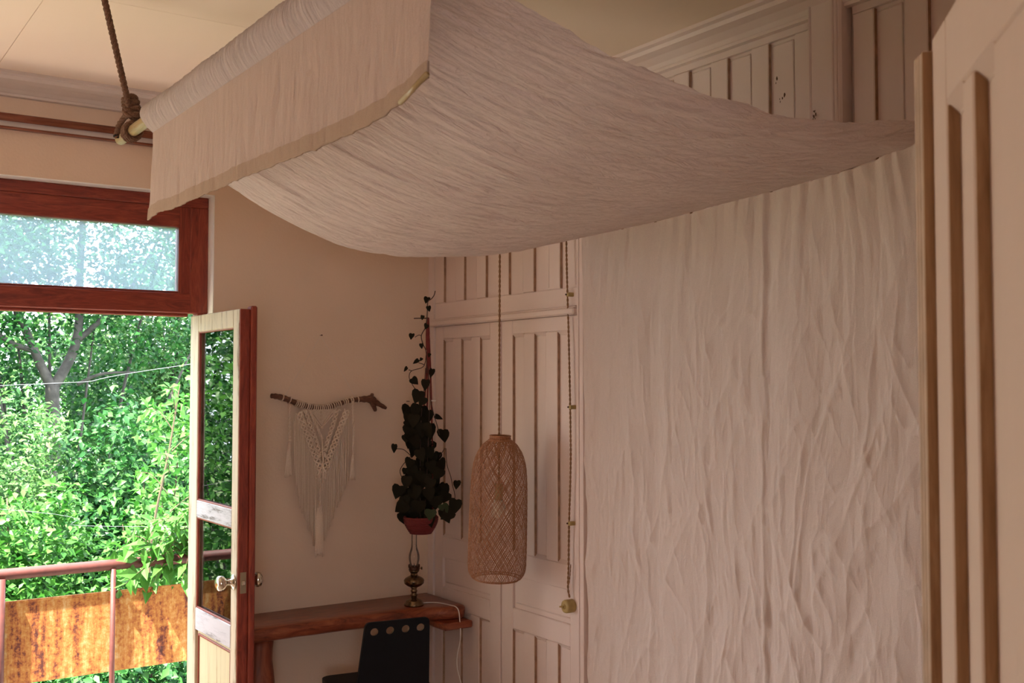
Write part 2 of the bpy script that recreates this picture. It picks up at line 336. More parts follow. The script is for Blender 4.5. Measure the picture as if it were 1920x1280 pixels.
# ---- panelled wall on the right
wr = tag(ob('wall_right', box(XW+.018, XW+.2, -.1, YO, 0, ZC+.02), M['door_paint']), 'cream painted wall of old panelled doors and battens', 'wall', kind='structure')
DP = M['door_paint']
REC = .013
def wp(name, y0, y1, z0, z1, d=0.0, par=wr, c=.0015, back=.02):        # a proud piece of the panelled wall; d = how far it stands out
    return ob(name, cbox(XW-d, XW+back, y0, y1, z0, z1, c), DP, par)
def bay(ya, yb, starts, pw, z0, z1):                # rails, battens and recessed panels of one upper bay (ya > yb)
    wp('rail', ya, yb, z1, ZC); wp('rail', ya, yb, 2.05, z0)
    edges = [ya]
    for s in starts: edges += [s, max(s-pw, yb)]
    edges.append(yb)
    for k in range(0, len(edges), 2):
        if edges[k]-edges[k+1] > .004: wp('batten', edges[k], edges[k+1], z0, z1, c=.004)
    for s in starts:
        e = max(s-pw, yb); ob('panel', cbox(XW+REC, XW+.02, s+.004, e-.004, z0-.004, z1+.004, .001), DP, wr)
        ob('groove_lining', cbox(XW+.0015, XW+REC, s-.0010, s+.0008, z0+.004, z1-.004, .0003), M['groove_brown'], wr)
        ob('bead', join([tube([(XW+REC-.001, e+.012, z0+.012), (XW+REC-.001, e+.012, z1-.012)], .0028, 6), tube([(XW+REC-.001, e+.012, z1-.012), (XW+REC-.001, s-.006, z1-.012)], .0024, 6)]), DP, wr, smooth=True)
tag(crown('trim_2', (XW, YW), (XW, .3), (-1, 0), 'pale crown moulding above the panelled wall', M['door_paint']))
bay(4.535, 3.40, [4.453, 4.27, 4.085, 3.90, 3.712, 3.527], .108, 2.137, 2.85)
bay(3.362, 2.21, [3.14+.0, 2.954, 2.769, 2.582, 2.40], .106, 2.137, 2.85)
bay(2.07, .30, [1.993, 1.815, 1.637, 1.459, 1.281, 1.10, .92, .74, .56], .10, 2.137, 2.85)
wp('corner_casing', YW, 4.535, 0, ZC-.05, .008); wp('casing', 3.40, 3.362, 0, ZC-.05, .010); wp('casing', 3.398, 3.386, 0, ZC-.05, .014)
wp('post', 2.21, 2.085, 0, ZC-.03, .036, c=.006); wp('post_bead', 2.205, 2.195, 0, ZC-.03, .041, c=.004); wp('post_bead', 2.118, 2.11, 0, ZC-.03, .041, c=.003); wp('post_bead', 2.102, 2.096, 0, ZC-.03, .041, c=.003)
ob('lower_board', box(XW+.012, XW+.02, 3.362, 2.21, 0, 2.06), DP, wr); ob('lower_board', box(XW+.012, XW+.02, 2.085, .30, 0, 2.06), DP, wr)
wp('ledge', 4.548, 3.405, 2.027, 2.055, .026, c=.006); wp('ledge_lip', 4.544, 3.408, 2.053, 2.063, .016, c=.004)
# chipped paint spots, dark primer showing
def chips(pts):
    P = []
    for px_, py_, r_, x_ in pts:
        c = at(px_, py_, X=x_); k = 8
        P.append(([(x_, c[1]+r_*.7*math.cos(6.283*i/k)*random.uniform(.5, 1.1), c[2]+r_*1.5*math.sin(6.283*i/k)*random.uniform(.5, 1.1)) for i in range(k)], [tuple(range(k))]))
    return join(P)
tag(ob('paint_chip', chips([(1457, 147, .006, XW+REC-.0006), (1455, 156, .003, XW+REC-.0006), (1471, 178, .006, XW+REC-.0006), (1467, 184, .005, XW+REC-.0006), (1463, 191, .003, XW+REC-.0006), (1462, 186, .003, XW+REC-.0006)]
    + [(1527+random.uniform(-3, 7), 206+random.uniform(0, 20), random.uniform(.002, .005), XW-.0416) for q in range(9)]), M['burner'], wr), kind='stuff')

def panelled_leaf(name, W, H, starts, pw, zt, mats, label, cat, loc, rz, thick=.035, rec=REC, group=None, kind='structure', gr=None):
    """old door leaf; local x along the width, front face towards local -y"""
    rt = root(name, loc, label, cat, group, kind, rz); mp, = mats
    def piece(n, x0, x1, z0, z1, y0=0.0, y1=thick, c=.0025): return ob(n, cbox(x0, x1, y0, y1, z0, z1, c), mp, rt, local=True)
    z_up0, z_p1, z_p0, z_l1, z_l0 = 1.029, .929, .794, .707, .14
    xe = starts[-1]+pw
    piece('stile', 0, starts[0], 0, H); piece('stile', xe, W, 0, H)
    piece('rail', starts[0], xe, zt, H); piece('rail', starts[0], xe, z_p1, z_up0); piece('rail', starts[0], xe, z_l1, z_p0); piece('rail', starts[0], xe, 0, z_l0)
    for z0, z1 in ((z_up0, zt), (z_l0, z_l1)):
        for a, b in zip(starts[:-1], starts[1:]): piece('batten', a+pw, b, z0, z1, c=.004)
        for s in starts:
            piece('panel', s-.003, s+pw+.003, z0-.003, z1+.003, rec, thick-.006, .001)
            ob('bead', join([tube([(s+pw-.012, rec, z0+.014), (s+pw-.012, rec, z1-.014)], .0028, 6), tube([(s+pw-.012, rec, z1-.014), (s+.008, rec, z1-.014)], .0024, 6)]), mp, rt, True, True)
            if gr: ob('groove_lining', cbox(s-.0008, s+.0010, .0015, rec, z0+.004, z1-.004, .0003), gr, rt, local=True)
            # sloped moulding that closes the top and foot of the recess
            for zz, sg in ((z1, -1), (z0, 1)):
                v = [(s, .0, zz), (s+pw, .0, zz), (s+pw, rec+.002, zz+sg*.016), (s, rec+.002, zz+sg*.016), (s, rec+.002, zz), (s+pw, rec+.002, zz)]
                ob('moulding', (v, [(0, 1, 2, 3), (0, 4, 5, 1), (0, 3, 4), (1, 5, 2), (2, 5, 4, 3)]), mp, rt, local=True)
    piece('panel', starts[0]-.003, xe+.003, z_p0-.003, z_p1+.003, rec, thick-.006, .001)
    ob('bead', join([tube([(starts[0]+.012, rec, z_p0+.022), (xe-.012, rec, z_p0+.022)], .003, 6), tube([(xe-.012, rec, z_p0+.012), (xe-.012, rec, z_p1-.012)], .003, 6)]), mp, rt, True, True)
    return rt
dl = panelled_leaf('door_2', .565, 2.022, [.075, .236, .397], .085, 1.962, [M['door_paint']], 'white panelled door leaf in the corner beside the hanging plant', 'door', (XW, 4.530, .004), -math.pi/2, gr=M['groove_brown'])
dr = panelled_leaf('door_3', .555, 2.022, [.085, .246, .409], .082, 1.962, [M['door_paint']], 'white panelled door leaf between the seam and the cotton curtain', 'door', (XW, 3.954, .004), -math.pi/2, gr=M['groove_brown'])
# near leaf standing open beside the viewer
NL = np.array([1.063, .730]); dirn = np.array([-.711, -.703])
nl = panelled_leaf('door_4', .60, 2.13, [.075, .200, .41], .078, 2.040, [M['old_paint']], 'old cream panelled door leaf standing open beside the curtain', 'door', (NL[0], NL[1], .006), math.atan2(dirn[1], dirn[0]), rec=.0135)
ob('astragal', join([cbox(-.034, -.001, -.0115, .03, 0, 2.118, .003), cbox(-.030, -.022, -.0145, -.010, 0, 2.116, .002), cbox(-.016, -.010, -.0135, -.010, 0, 2.116, .0015)]), M['astragal'], nl, local=True)

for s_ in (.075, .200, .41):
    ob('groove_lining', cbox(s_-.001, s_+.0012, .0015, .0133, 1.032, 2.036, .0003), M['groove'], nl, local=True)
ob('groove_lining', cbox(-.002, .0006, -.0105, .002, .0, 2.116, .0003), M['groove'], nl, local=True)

# ---- balcony door frame with transom window
YF = 4.65
w1 = root('window_1', (.883, YF, 2.3), 'red wooden transom window with dusty pane above the balcony door', 'window', kind='structure')
FW, FV = M['frame_wood'], M['frame_wood_v']
def fp(n, x0, x1, z0, z1, y0=YF, y1=YF+.07, m=FW, par=w1, c=.004): return ob(n, cbox(x0, x1, y0, y1, z0, z1, c), m, par)
fp('head', OX0+.002, OX1-.003, 2.515, OZ-.003); fp('sash_rail', .335, 1.43, 2.425, 2.517, YF+.006, YF+.06); fp('sash_stile', 1.425, 1.478, 2.135, 2.517, YF+.006, YF+.06, FV); fp('sash_stile', .288, .341, 2.135, 2.517, YF+.006, YF+.06, FV)
fp('transom_bar', OX0+.002, 1.478, 2.056, 2.142); fp('jamb', 1.474, OX1-.003, 2.056, 2.517, YF, YF+.07, FV); fp('jamb', 1.508, OX1-.003, 0, 2.058, YF, YF+.07, FV); fp('jamb', OX0+.003, .292, 0, 2.517, YF, YF+.07, FV)
fp('head_stop', .29, 1.476, 2.042, 2.058, YF+.03, YF+.07); fp('drip_bead', .33, 1.43, 2.142, 2.15, YF+.01, YF+.05)
ob('pane', box(.338, 1.428, YF+.03, YF+.034, 2.14, 2.427), M['pane_dusty'], w1)
# frame of the added second balcony door, out of view, for fill light
w2 = root('added_window_2', (-.72, YF, 1.3), 'red wooden frame of an added second balcony door out of view', 'window', kind='structure')
for a in ((WX0+.003, WX1-.003, WZ1-.08, WZ1-.003), (WX0+.003, WX1-.003, 2.056, 2.142)): fp('frame_rail', *a, par=w2)
for a in ((WX0+.003, WX0+.08, 0, WZ1-.08), (WX1-.08, WX1-.003, 0, WZ1-.08)): fp('frame_stile', *a, m=FV, par=w2)

w3 = root('added_window_3', (-1.4, -2.8, .9), 'red wooden window added out of view opposite the balcony door', 'window', kind='structure')  # added unseen window, gives the rear fill light an opening
for a in ((-2.197, -.603, .903, .96), (-2.197, -.603, 2.14, 2.197)): fp('frame_rail', *a, -2.84, -2.78, FW, w3)
for a in ((-2.197, -2.14, .96, 2.14), (-.66, -.603, .96, 2.14), (-1.42, -1.38, .96, 2.14)): fp('frame_stile', *a, -2.84, -2.78, FV, w3)
# ---- open balcony door leaf (hinged on the right jamb, swung into the room); local x from hinge to free edge, front = weathered outer face
LW, LT = .58, .042
d1 = root('door_1', (1.463, 4.602, .02), 'weathered cream glazed balcony door leaf swung open into the room', 'door', kind='structure', rz=-math.pi/2-math.radians(-.6))
def lp(n, x0, x1, z0, z1, m, y0=.0, y1=LT, c=.003): return ob(n, cbox(x0, x1, y0, y1, z0-.02, z1-.02, c), m, d1, local=True)
LC, LR = M['leaf_cream'], M['leaf_rail']
lp('stile', 0, .10, .02, 2.04, LC); lp('stile', .508, .572, .02, 2.04, LC)
lp('rail', .10, .508, 1.97, 2.04, LC); lp('rail', .10, .508, 1.197, 1.268, LR); lp('rail', .10, .508, .735, .825, LR); lp('rail', .10, .508, .02, .16, LC)
lp('panel', .095, .513, .155, .74, M['leaf_panel'], .012, .03)
for a in ((.115, .495, .712, .722), (.115, .495, .172, .182)): lp('panel_moulding', *a, M['frame_wood'], .006, .016)
for a in ((.115, .125, .18, .715), (.485, .495, .18, .715)): lp('panel_moulding', *a, M['frame_wood_v'], .006, .016)
for a in ((.100, .508, 1.262, 1.274), (.100, .508, 1.964, 1.976), (.100, .508, 1.191, 1.203), (.100, .508, .819, .831)): lp('glazing_bead', *a, M['frame_wood'], .004, .014, .002)
for a in ((.096, .106, 1.268, 1.97), (.502, .512, 1.268, 1.97), (.096, .106, .825, 1.197), (.502, .512, .825, 1.197)): lp('glazing_bead', *a, M['frame_wood_v'], .004, .014, .002)
lp('pane', .098, .510, 1.262, 1.976, M['pane'], .016, .020, .0005); lp('pane', .098, .510, .819, 1.203, M['pane'], .016, .020, .0005)
lp('free_edge', .570, .580, .02, 2.04, M['frame_wood_v'], .001, LT); lp('astragal', .545, .592, .02, 2.052, M['frame_wood_v'], LT-.001, LT+.024, .005); lp('inner_face', 0, .10, .02, 2.04, M['frame_wood_v'], LT-.002, LT+.001); 
lp('latch_plate', .579, .5825, .955, 1.035, M['latch'], .010, .034, .001); lp('latch_bolt', .580, .590, .987, 1.003, M['chrome'], .015, .029, .002)
def knob(y, s):
    prof = [(.029, 0), (.030, .004), (.026, .007), (.012, .010), (.011, .028), (.018, .034), (.027, .042), (.0295, .052), (.027, .062), (.018, .068), (.006, .070)]
    v, f = lathe(prof, 24); v = [(.540+a, y+s*c, .975+b) for a, b, c in v]; return fixn(ob('knob', (v, f), M['chrome'], d1, True, True))
knob(.0, -1); knob(LT+.001, 1)

# ---- balcony outside
bl = tag(ob('balcony_floor', box(-1.2, 2.9, YO, 5.62, -.15, -.02), M['concrete']), 'pale concrete slab of the small balcony', 'balcony', kind='structure')
tag(ob('ground', box(-40, 40, YO+.001, 60, -2.8, -2.6), M['ground']), 'overgrown garden ground below the balcony', 'ground', kind='structure')
br = root('balcony_railing', (.87, 5.47, -.02), 'rusty balcony railing with red pipe handrail and sheet panel', 'railing')
YR = 5.47
ob('handrail', tube([(-1.1, YR, .877), (.9, YR, .877), (2.8, YR, .877)], .026, 14), M['railing'], br, True)
for x, r in ((-1.05, .022), (-.1, .0125), (.385, .0125), (.872, .022), (1.372, .0125), (1.90, .0125), (2.75, .022)):
    ob('post', tube([(x, YR-.016, -.02), (x, YR-.016, .86)], r, 10), M['railing'], br, True)
ob('rust_panel', cbox(-1.0, 2.70, YR+.002, YR+.006, .366, .745, .001), M['rust'], br); ob('rust_panel', cbox(-1.0, 2.70, YR+.002, YR+.006, -.01, .10, .001), M['rust'], br)
ob('edge_bar', cbox(-1.0, 2.70, YR-.004, YR+.008, .741, .752, .002), M['rust'], br)
for x in (-1.05, 2.75): ob('side_rail', tube([(x, YO, .877), (x, YR, .877)], .022, 10), M['railing'], br, True)

# ------------------------------------------------------------------ fabric
# canopy sheet between the hanging pole (x .93) and the panelled wall
XP, XE = .93, 2.535
def canopy():
    n, m = 430, 430
    s = np.linspace(0, 1, n)[:, None]*np.ones((1, m)); t = np.linspace(0, 1, m)[None, :]*np.ones((n, 1)); X = XP+(XE-XP)*s
    Lx = [.93, 1.03, 1.149, 1.326, 1.551, 1.793, 2.008, 2.19, 2.4, 2.54]; Lz = [2.507, 2.444, 2.374, 2.282, 2.207, 2.187, 2.203, 2.229, 2.274, 2.307]
    Rx = [.93, 1.1, 1.27, 1.43, 1.6, 1.755, 1.96, 2.18, 2.38, 2.54]; Rz = [2.507, 2.452, 2.415, 2.386, 2.368, 2.360, 2.364, 2.386, 2.42, 2.45]
    zl = interp(Lx, Lz, X); zr = interp(Rx, Rz, X)
    Y = 3.30*(1-t) + (1.61+.13*s)*t
    yr = 3.285+(1.74-3.285)*t
    rear = interp([1.74, 1.78, 1.9, 1.99, 2.19, 2.41, 2.8, 3.285], [2.45, 2.41, 2.385, 2.37, 2.352, 2.341, 2.319, 2.307], yr)
    k = .74*t+.26*t**7                                  # the near edge is drawn up, the cloth behind it sags lower
    Z = zl*(1-k)+zr*k + (rear-(2.307*(1-k)+2.45*k))*s**2.5
    fall = np.minimum(1, 12*s)*np.minimum(1, 14*(1-s)) 
    a = X*1.0; b = Y + .10*pn(X*1.4+3, Y*1.2) + .03*pn(X*4, Y*4)
    d = b + .22*(X-1.7)*(1.0-(Y-1.6)/1.7)               # wrinkles fan out towards the pole's near end
    h = .0042*(ridge(a*1.1, d*10, 1.3)-.4) + .0034*(crs(a*1.2+9, d*17, 5)-.3) + .0026*(crs(a*1.8+5, d*33+.3*a, 5)-.3) + .0016*(crs(a*3+2, d*60, 4)-.3) + .007*pn(a*.8, d*3.4) + .0020*crs(a*5, d*22+a*5, 7) + .0020*crs(a*4+3, d*20-a*4, 7)
    Z = Z + 1.45*h*(.25+.75*fall)
    X = X + .004*pn(Y*9, X*2)*fall
    ed = np.clip((t-.965)/.035, 0, 1)
    Z = Z + .010*ed**2*pn(X*5, Y*0+1)
    return np.stack([X, Y, Z], -1)
fc = root('fabric_canopy', (XP, 2.45, 2.507), 'sagging white cotton canopy slung from a hanging pole', 'canopy')
cs = ob('sheet', grid(canopy()), M['sheet'], fc, True)
def valance():
    n, m = 420, 90
    u = np.linspace(0, 1, n)[:, None]*np.ones((1, m)); w = np.linspace(0, 1, m)[None, :]*np.ones((n, 1))
    Y = 3.295+(1.612-3.295)*u
    low = interp([0, .05, .12, .3, .5, .75, .9, .96, 1.0], [2.243, 2.252, 2.247, 2.246, 2.245, 2.239, 2.244, 2.257, 2.278], u) + .004*pn(u*34, u*0) + .0025*pn(u*70, u*0+4)
    Z = 2.509+(low-2.509)*w
    yy = Y + .03*pn(Y*3, Z*5); fx = .006*pn(yy*4, Z*1.5) + .0040*(crs(yy*7+.8*Z, Z*2.5, 7)-.3) + .0024*(crs(yy*13+4, Z*4, 7)-.3)+.0016*crs(yy*30, Z*7, 5)
    X = XP-.004-.012*w + fx*np.minimum(1, w*3)
    Y = Y + .006*pn(Z*14, u*0)*np.exp(-u*30) 
    return X, Y, Z
X, Y, Z = valance()
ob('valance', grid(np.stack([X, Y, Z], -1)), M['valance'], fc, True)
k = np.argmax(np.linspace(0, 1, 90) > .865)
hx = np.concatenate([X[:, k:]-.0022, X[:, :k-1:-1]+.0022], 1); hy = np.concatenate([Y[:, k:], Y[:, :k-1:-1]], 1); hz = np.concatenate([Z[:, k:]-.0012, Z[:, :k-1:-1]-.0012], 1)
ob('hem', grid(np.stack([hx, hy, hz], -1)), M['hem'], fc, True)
def sleeve():                                      # tunnel sewn round the pole, its seam on the canopy line
    prof = np.array([(.930, 2.507), (.913, 2.535), (.907, 2.565), (.915, 2.592), (.937, 2.606), (.962, 2.600), (.975, 2.580), (.968, 2.548), (.950, 2.522), (.931, 2.508)])
    q = spline(prof, 44); n = 620; P = np.zeros((n, len(q), 3))
    u = np.linspace(0, 1, n); cxy = np.array([.943, 2.565])
    for j, (x, z) in enumerate(q):
        hh = (z-2.507)/.1; y = 3.30+.075*hh+(1.58-3.30-.075*hh)*u
        a = j*.10
        amp = .0036*crs(y*30+.5*np.sin(a*2), y*0+a*.6, 4) + .0028*crs(y*62+.6*np.sin(a), y*0+a*.8+7, 4) + .0016*crs(y*120, y*0+a+3, 3) + .004*pn(y*5, y*0+a)
        e = math.sin(min(1, max(0, hh*1.6))*math.pi/2)
        d = np.array([x, z])-cxy; d /= np.linalg.norm(d)+1e-9
        P[:, j, 0] = x+d[0]*amp*e; P[:, j, 2] = z+d[1]*amp*e; P[:, j, 1] = y
    return grid(P)
ob('pole_sleeve', sleeve(), M['sleeve'], fc, True)
ob('hem_stick', tube([(XP-.018, 1.70, 2.252), (XP-.018, 1.603, 2.281)], .005, 8), M['bamboo'], fc, True)

pl = root('canopy_pole', (.943, 2.5, 2.572), 'pale bamboo pole carrying the canopy, its cut end showing by the rope knot', 'pole')
ob('bamboo_pole', join([tube([(.943, y, 2.572) for y in np.linspace(1.40, 3.735, 24)], [.0185+(.0018 if i % 6 == 0 else 0) for i in range(24)], 16), tube([(.943, 3.738, 2.572), (.943, 3.734, 2.572)], .012, 12)]), M['bamboo'], pl, True)
def strands(path, r, pitch, n=3, sub=6, twist0=0):
    P = np.asarray(path, float); L = np.concatenate([[0], np.cumsum(np.linalg.norm(np.diff(P, axis=0), axis=1))])
    T = np.gradient(P, axis=0); T /= np.linalg.norm(T, axis=1)[:, None]
    a = np.array([0, 0, 1.]) if abs(T[0][2]) < .8 else np.array([1., 0, 0]); Nn = np.cross(T, a); Nn /= np.linalg.norm(Nn, axis=1)[:, None]; B = np.cross(T, Nn)
    parts = []
    for k in range(n):
        w = 2*math.pi*(L/pitch + k/n)+twist0
        parts.append(tube(P + r*.55*(np.cos(w)[:, None]*Nn+np.sin(w)[:, None]*B), r*.62, sub))
    return parts
def rope(y, hook, label, loose):
    K = np.array([.943, y, 2.605])
    rt = root('hanging_rope', tuple(K), label, 'rope', 'ropes that carry the canopy pole')
    top = np.array(hook); p = np.array([K+(top-K)*t for t in np.linspace(.12, 1, 60)])
    for q in strands(p, .0095, .045): ob('strand', q, M['rope'], rt, True)
    ob('hook', tube([top+[0, 0, -.01], top+[0, 0, .008]], .012, 8), M['brass'], rt, True)
    # loops round the pole
    for k, dy in enumerate((-.020, -.002, .016)):
        pts = [(.943+.0255*math.sin(a), y+dy+.012*math.sin(a*.5), 2.572+.0255*math.cos(a)) for a in np.linspace(0, 2*math.pi, 26)]
        ob('pole_loop', join(strands(pts, .0075, .05, 3, 5)), M['rope'], rt, True)
    # the knot above the pole: coils stacked up the standing line
    for k in range(4):
        c = K+np.array([-.003*k, -.004+.003*k, .012+.0165*k]); R = .021-.0015*k
        pts = [(c[0]+R*math.cos(a), c[1]+R*1.1*math.sin(a), c[2]+.005*math.sin(a+k)+.012*a/6.28) for a in np.linspace(0, 2*math.pi, 22)]
        ob('knot_coil', join(strands(pts, .0105, .06, 3, 5)), M['rope'], rt, True)
    e = [K+np.array(v) for v in ((-.016, .015, .02), (-.026, .050, 0), (-.030, .066, -.022), (-.032, .078, -.042))] if loose else [K+np.array(v) for v in ((-.016, -.015, .02), (-.026, -.050, 0), (-.030, -.066, -.022), (-.032, -.078, -.042))]
    ob('loose_end', join(strands(spline(e, 16), .009, .045)), M['rope'], rt, True); ob('end_whipping', tube(spline(e, 16)[-4:], .0095, 10), M['black'], rt, True)
rope(3.59, (.800, 3.41, ZC+.004), 'thick brown rope knotted round the pole end near the balcony door', True)
rope(1.455, (.943, 1.40, ZC+.004), 'thick brown rope at the other end of the pole, above the old leaf', False)

def curtain():
    n, m = 560, 560
    u = np.linspace(0, 1, n)[:, None]*np.ones((1, m)); w = np.linspace(0, 1, m)[None, :]*np.ones((n, 1))
    yl = interp([0, .3, .45, .6, 1.0], [3.282, 3.264, 3.242, 3.234, 3.225], w); y = yl + (1.55-yl)*u
    top = interp([1.55, 1.74, 1.78, 1.9, 1.99, 2.19, 2.41, 2.8, 3.285], [2.45, 2.43, 2.41, 2.385, 2.37, 2.352, 2.341, 2.319, 2.307], 3.285+(1.55-3.285)*u)+.004
    z = top+(.02-top)*w
    q = y + .10*pn(y*1.6+2, z*.9) + .035*pn(y*4, z*2.2)
    g = (z-2.35)
    f1 = .010*pn(q*7, z*.30) + .007*(ridge(q*4.5+20, z*.35, 1.2)-.4)
    f2 = (.0050*(crs(q*6+3, z*.40, 5)-.3) + .0038*(crs(q*10+.4*z+8, z*.6+4, 6)-.3))*(1-.35*np.minimum(1, w*2)) + .0014*(crs(q*25, z*1.4+2, 6)-.3)
    cr = .0075*crs(q*5.5+1.6*z, z*1.3-1.2*q, 10) + .0070*crs(q*5-1.8*z+7, z*1.2+1.2*q, 10) + .0048*crs(q*10+2.4*z, z*2.4-2.2*q, 9) + .0046*crs(q*11-2.8*z, z*2.6+2.4*q, 9) + .0020*crs(q*22+4*z, z*5-3*q, 8) + .0020*crs(q*23-4*z, z*5+3*q, 8)
    gather = .0035*np.sin(q*95+3*pn(q*6, q*0))*np.exp(-w*9)
    crease = -.004*np.exp(-((y-2.36-.006*pn(z*2, z*0))/.008)**2) + .0035*np.exp(-((y-2.335)/.012)**2)
    lowr = np.clip((w-.25)/.5, 0, 1)*np.clip((u-.45)/.5, 0, 1)
    diag = .018*lowr*(ridge((y+.42*(z-1.2))*5.2, z*.4+3, 1.6)-.4)
    x = 2.552 - .008*w + f1+f2-.85*cr*(.35+.65*np.minimum(1, w*2.5))+gather+crease+diag
    x = np.minimum(x, 2.585)
    return np.stack([x, y, z], -1)
ct = root('curtain', (2.55, 2.45, .02), 'crumpled off-white cotton curtain hanging from the canopy to the floor', 'curtain')
ob('cotton_sheet', grid(curtain()), M['curtain'], ct, True)
ob('header_batten', cbox(2.592, XW+.016, 1.6, 3.26, 2.255, 2.29, .002), M['bamboo'], ct)

# curtain rail over the window
rl = root('curtain_rail', (.6, YW, 2.78), 'glossy brown wooden rail fixed to the wall above the transom window', 'rail')
ob('round_rod', tube([(x, YW-.040, 2.785) for x in (-2.8, 0, 1.62)], .0155, 14), M['railwood'], rl, True)
ob('back_board', cbox(-2.8, 1.60, YW-.022, YW+.002, 2.752, 2.775, .002), M['cornice'], rl); ob('lower_lip', cbox(-2.8, 1.60, YW-.026, YW+.002, 2.744, 2.753, .002), M['railwood'], rl)
for x in (-2.0, .0, 1.45): ob('bracket', cbox(x-.01, x+.01, YW-.05, YW+.002, 2.765, 2.80, .003), M['railwood'], rl)

# ------------------------------------------------------------------ desk, chair, oil lamp
dk = root('desk', (2.1, 4.44, 0), 'live-edge reddish wood desk slab along the window wall', 'desk')
def slab():
    n = 90; xs = np.linspace(1.55, XW-.016, n); rows = []
    for x in xs:
        f = 4.285 + .012*pn(np.array(x*3.), np.array(.3)) + .010*pn(np.array(x*9.), np.array(2.)) - .080*np.clip((x-2.30)/.25, 0, 1)**1.3
        if x > 2.59: f += .012*((x-2.59)/.021)**2
        dz = .006*float(pn(np.array(x*4.), np.array(9.))); zb = .690+dz*.5
        hol = .012*float(np.clip(pn(np.array(x*6.), np.array(5.))*2, 0, 1))
        rows.append([(x, YW-.003, zb), (x, YW-.003, .75), (x, f+.05, .75), (x, f+.018, .749), (x, f+.006, .742), (x, f+hol, .725), (x, f+.004+hol, .708), (x, f+.010, .698), (x, f+.03, zb)])
    P = np.array(rows); k = P.shape[1]; V = P.reshape(-1, 3)
    F = [(i*k+j, (i+1)*k+j, (i+1)*k+(j+1) % k, i*k+(j+1) % k) for i in range(n-1) for j in range(k)] + [tuple(range(k)), tuple((n-1)*k+j for j in range(k))[::-1]]
    return V, F
fixn(ob('tabletop', slab(), M['desk'], dk, True))
lx = [(1.698, 4.395, z) for z in np.linspace(0, .69, 16)]
ob('leg', tube(lx, [.062+.005*math.sin(i*1.3)+.008*(1-i/15) for i in range(16)], 18), M['desk_v'], dk, True)
ob('ledger', cbox(2.47, XW-.009, 4.17, YW-.004, .660, .6915, .006), M['desk'], dk)

ch = root('chair', (2.117, 4.10, 0), 'small black lacquered chair with four round holes in its backrest', 'chair', rz=-.143)
def holed(w0, w1, h, holes, r, t):
    bm = bmesh.new(); E = []
    def loop(pts):
        vs = [bm.verts.new((x, 0, z)) for x, z in pts]
        for i in range(len(vs)): E.append(bm.edges.new((vs[i], vs[(i+1) % len(vs)])))
    rr = .022; pts = [(-w0, 0), (w0, 0)]
    for cx0, a0 in ((w1-rr, 0), (-w1+rr, math.pi/2)):
        pts += [(cx0+rr*math.cos(a0+a), h-rr+rr*math.sin(a0+a)) for a in np.linspace(0, math.pi/2, 7)]
    loop(pts)
    for x, z in holes: loop([(x+r*math.cos(a), z+r*.95*math.sin(a)) for a in np.linspace(0, 2*math.pi, 20, endpoint=False)])
    bmesh.ops.triangle_fill(bm, use_beauty=True, edges=E)
    g = bmesh.ops.extrude_face_region(bm, geom=list(bm.faces))
    bmesh.ops.translate(bm, verts=[v for v in g['geom'] if isinstance(v, bmesh.types.BMVert)], vec=(0, t, 0))
    bmesh.ops.recalc_face_normals(bm, faces=bm.faces); bm.verts.index_update()
    r_ = ([tuple(v.co) for v in bm.verts], [tuple(v.index for v in f.verts) for f in bm.faces]); bm.free(); return r_
hv, hf = holed(.160, .137, .345, [(-.097, .305), (-.031, .305), (.035, .305), (.099, .305)], .0165, .014)
hv = [(x, -.145+y-.20*z, .462+z) for x, y, z in hv]
ob('backrest', (hv, hf), M['black'], ch, local=True)
for hx_ in (-.097, -.031, .035, .099):
    v, f = torus((hx_, -.145-.20*.305+.0065, .462+.305), (0, 1, .2), .0168, .0012, 22, 5, 4.0); ob('hole_edge', (v, f), M['chair_edge'], ch, True, True)
def rounded_plate(w, d, z0, z1, r=.05):
    pts = []
    for sx, sy, a0 in ((1, 1, 0), (-1, 1, 90), (-1, -1, 180), (1, -1, 270)):
        pts += [(sx*(w-r)+r*math.cos(math.radians(a0+a)), sy*(d-r)+r*math.sin(math.radians(a0+a))) for a in (0, 22, 45, 68, 90)]
    n = len(pts); V = [(x, y, z0) for x, y in pts]+[(x, y, z1) for x, y in pts]
    return V, [tuple(range(n))[::-1], tuple(range(n, 2*n))]+[(i, (i+1) % n, n+(i+1) % n, n+i) for i in range(n)]
v, f = rounded_plate(.195, .195, .482, .500); v = [(x, y+.035, z) for x, y, z in v]; ob('seat', (v, f), M['black'], ch, local=True)
for sx in (-1, 1):
    for sy in (-1, 1): ob('leg', tube([(sx*.14, .035+sy*.13, .485), (sx*.185, .035+sy*.175, .0)], [.013, .010], 10), M['black'], ch, True, True)
for y in (-.11, .15): ob('apron', cbox(-.15, .15, y, y+.02, .455, .484), M['black'], ch, local=True)

LB = (2.414, 4.349, .7495)
ol = root('oil_lamp', LB, 'old brass oil lamp with a clear glass chimney on the desk', 'oil lamp')
def lz(n, prof, m, sm=True, k=32, cl=True): return ob(n, lathe(prof, k, LB, cl), m, ol, sm)
lz('base', [(.043, 0), (.0445, .004), (.043, .012), (.039, .015), (.038, .021), (.033, .026), (.022, .031), (.014, .036)], M['brass'])
lz('stem', [(.013, .034), (.0125, .044), (.016, .047), (.016, .051), (.012, .054), (.012, .062), (.0155, .065), (.0155, .069), (.012, .072), (.013, .080), (.018, .084)], M['brass'])
lz('font', [(.016, .083), (.032, .091), (.042, .099), (.0455, .104), (.0445, .108), (.0465, .112), (.0455, .117), (.040, .124), (.028, .131), (.016, .137)], M['brass'])
lz('collar', [(.015, .136), (.0165, .140), (.015, .146), (.019, .151), (.0235, .156), (.0235, .160)], M['brass'])
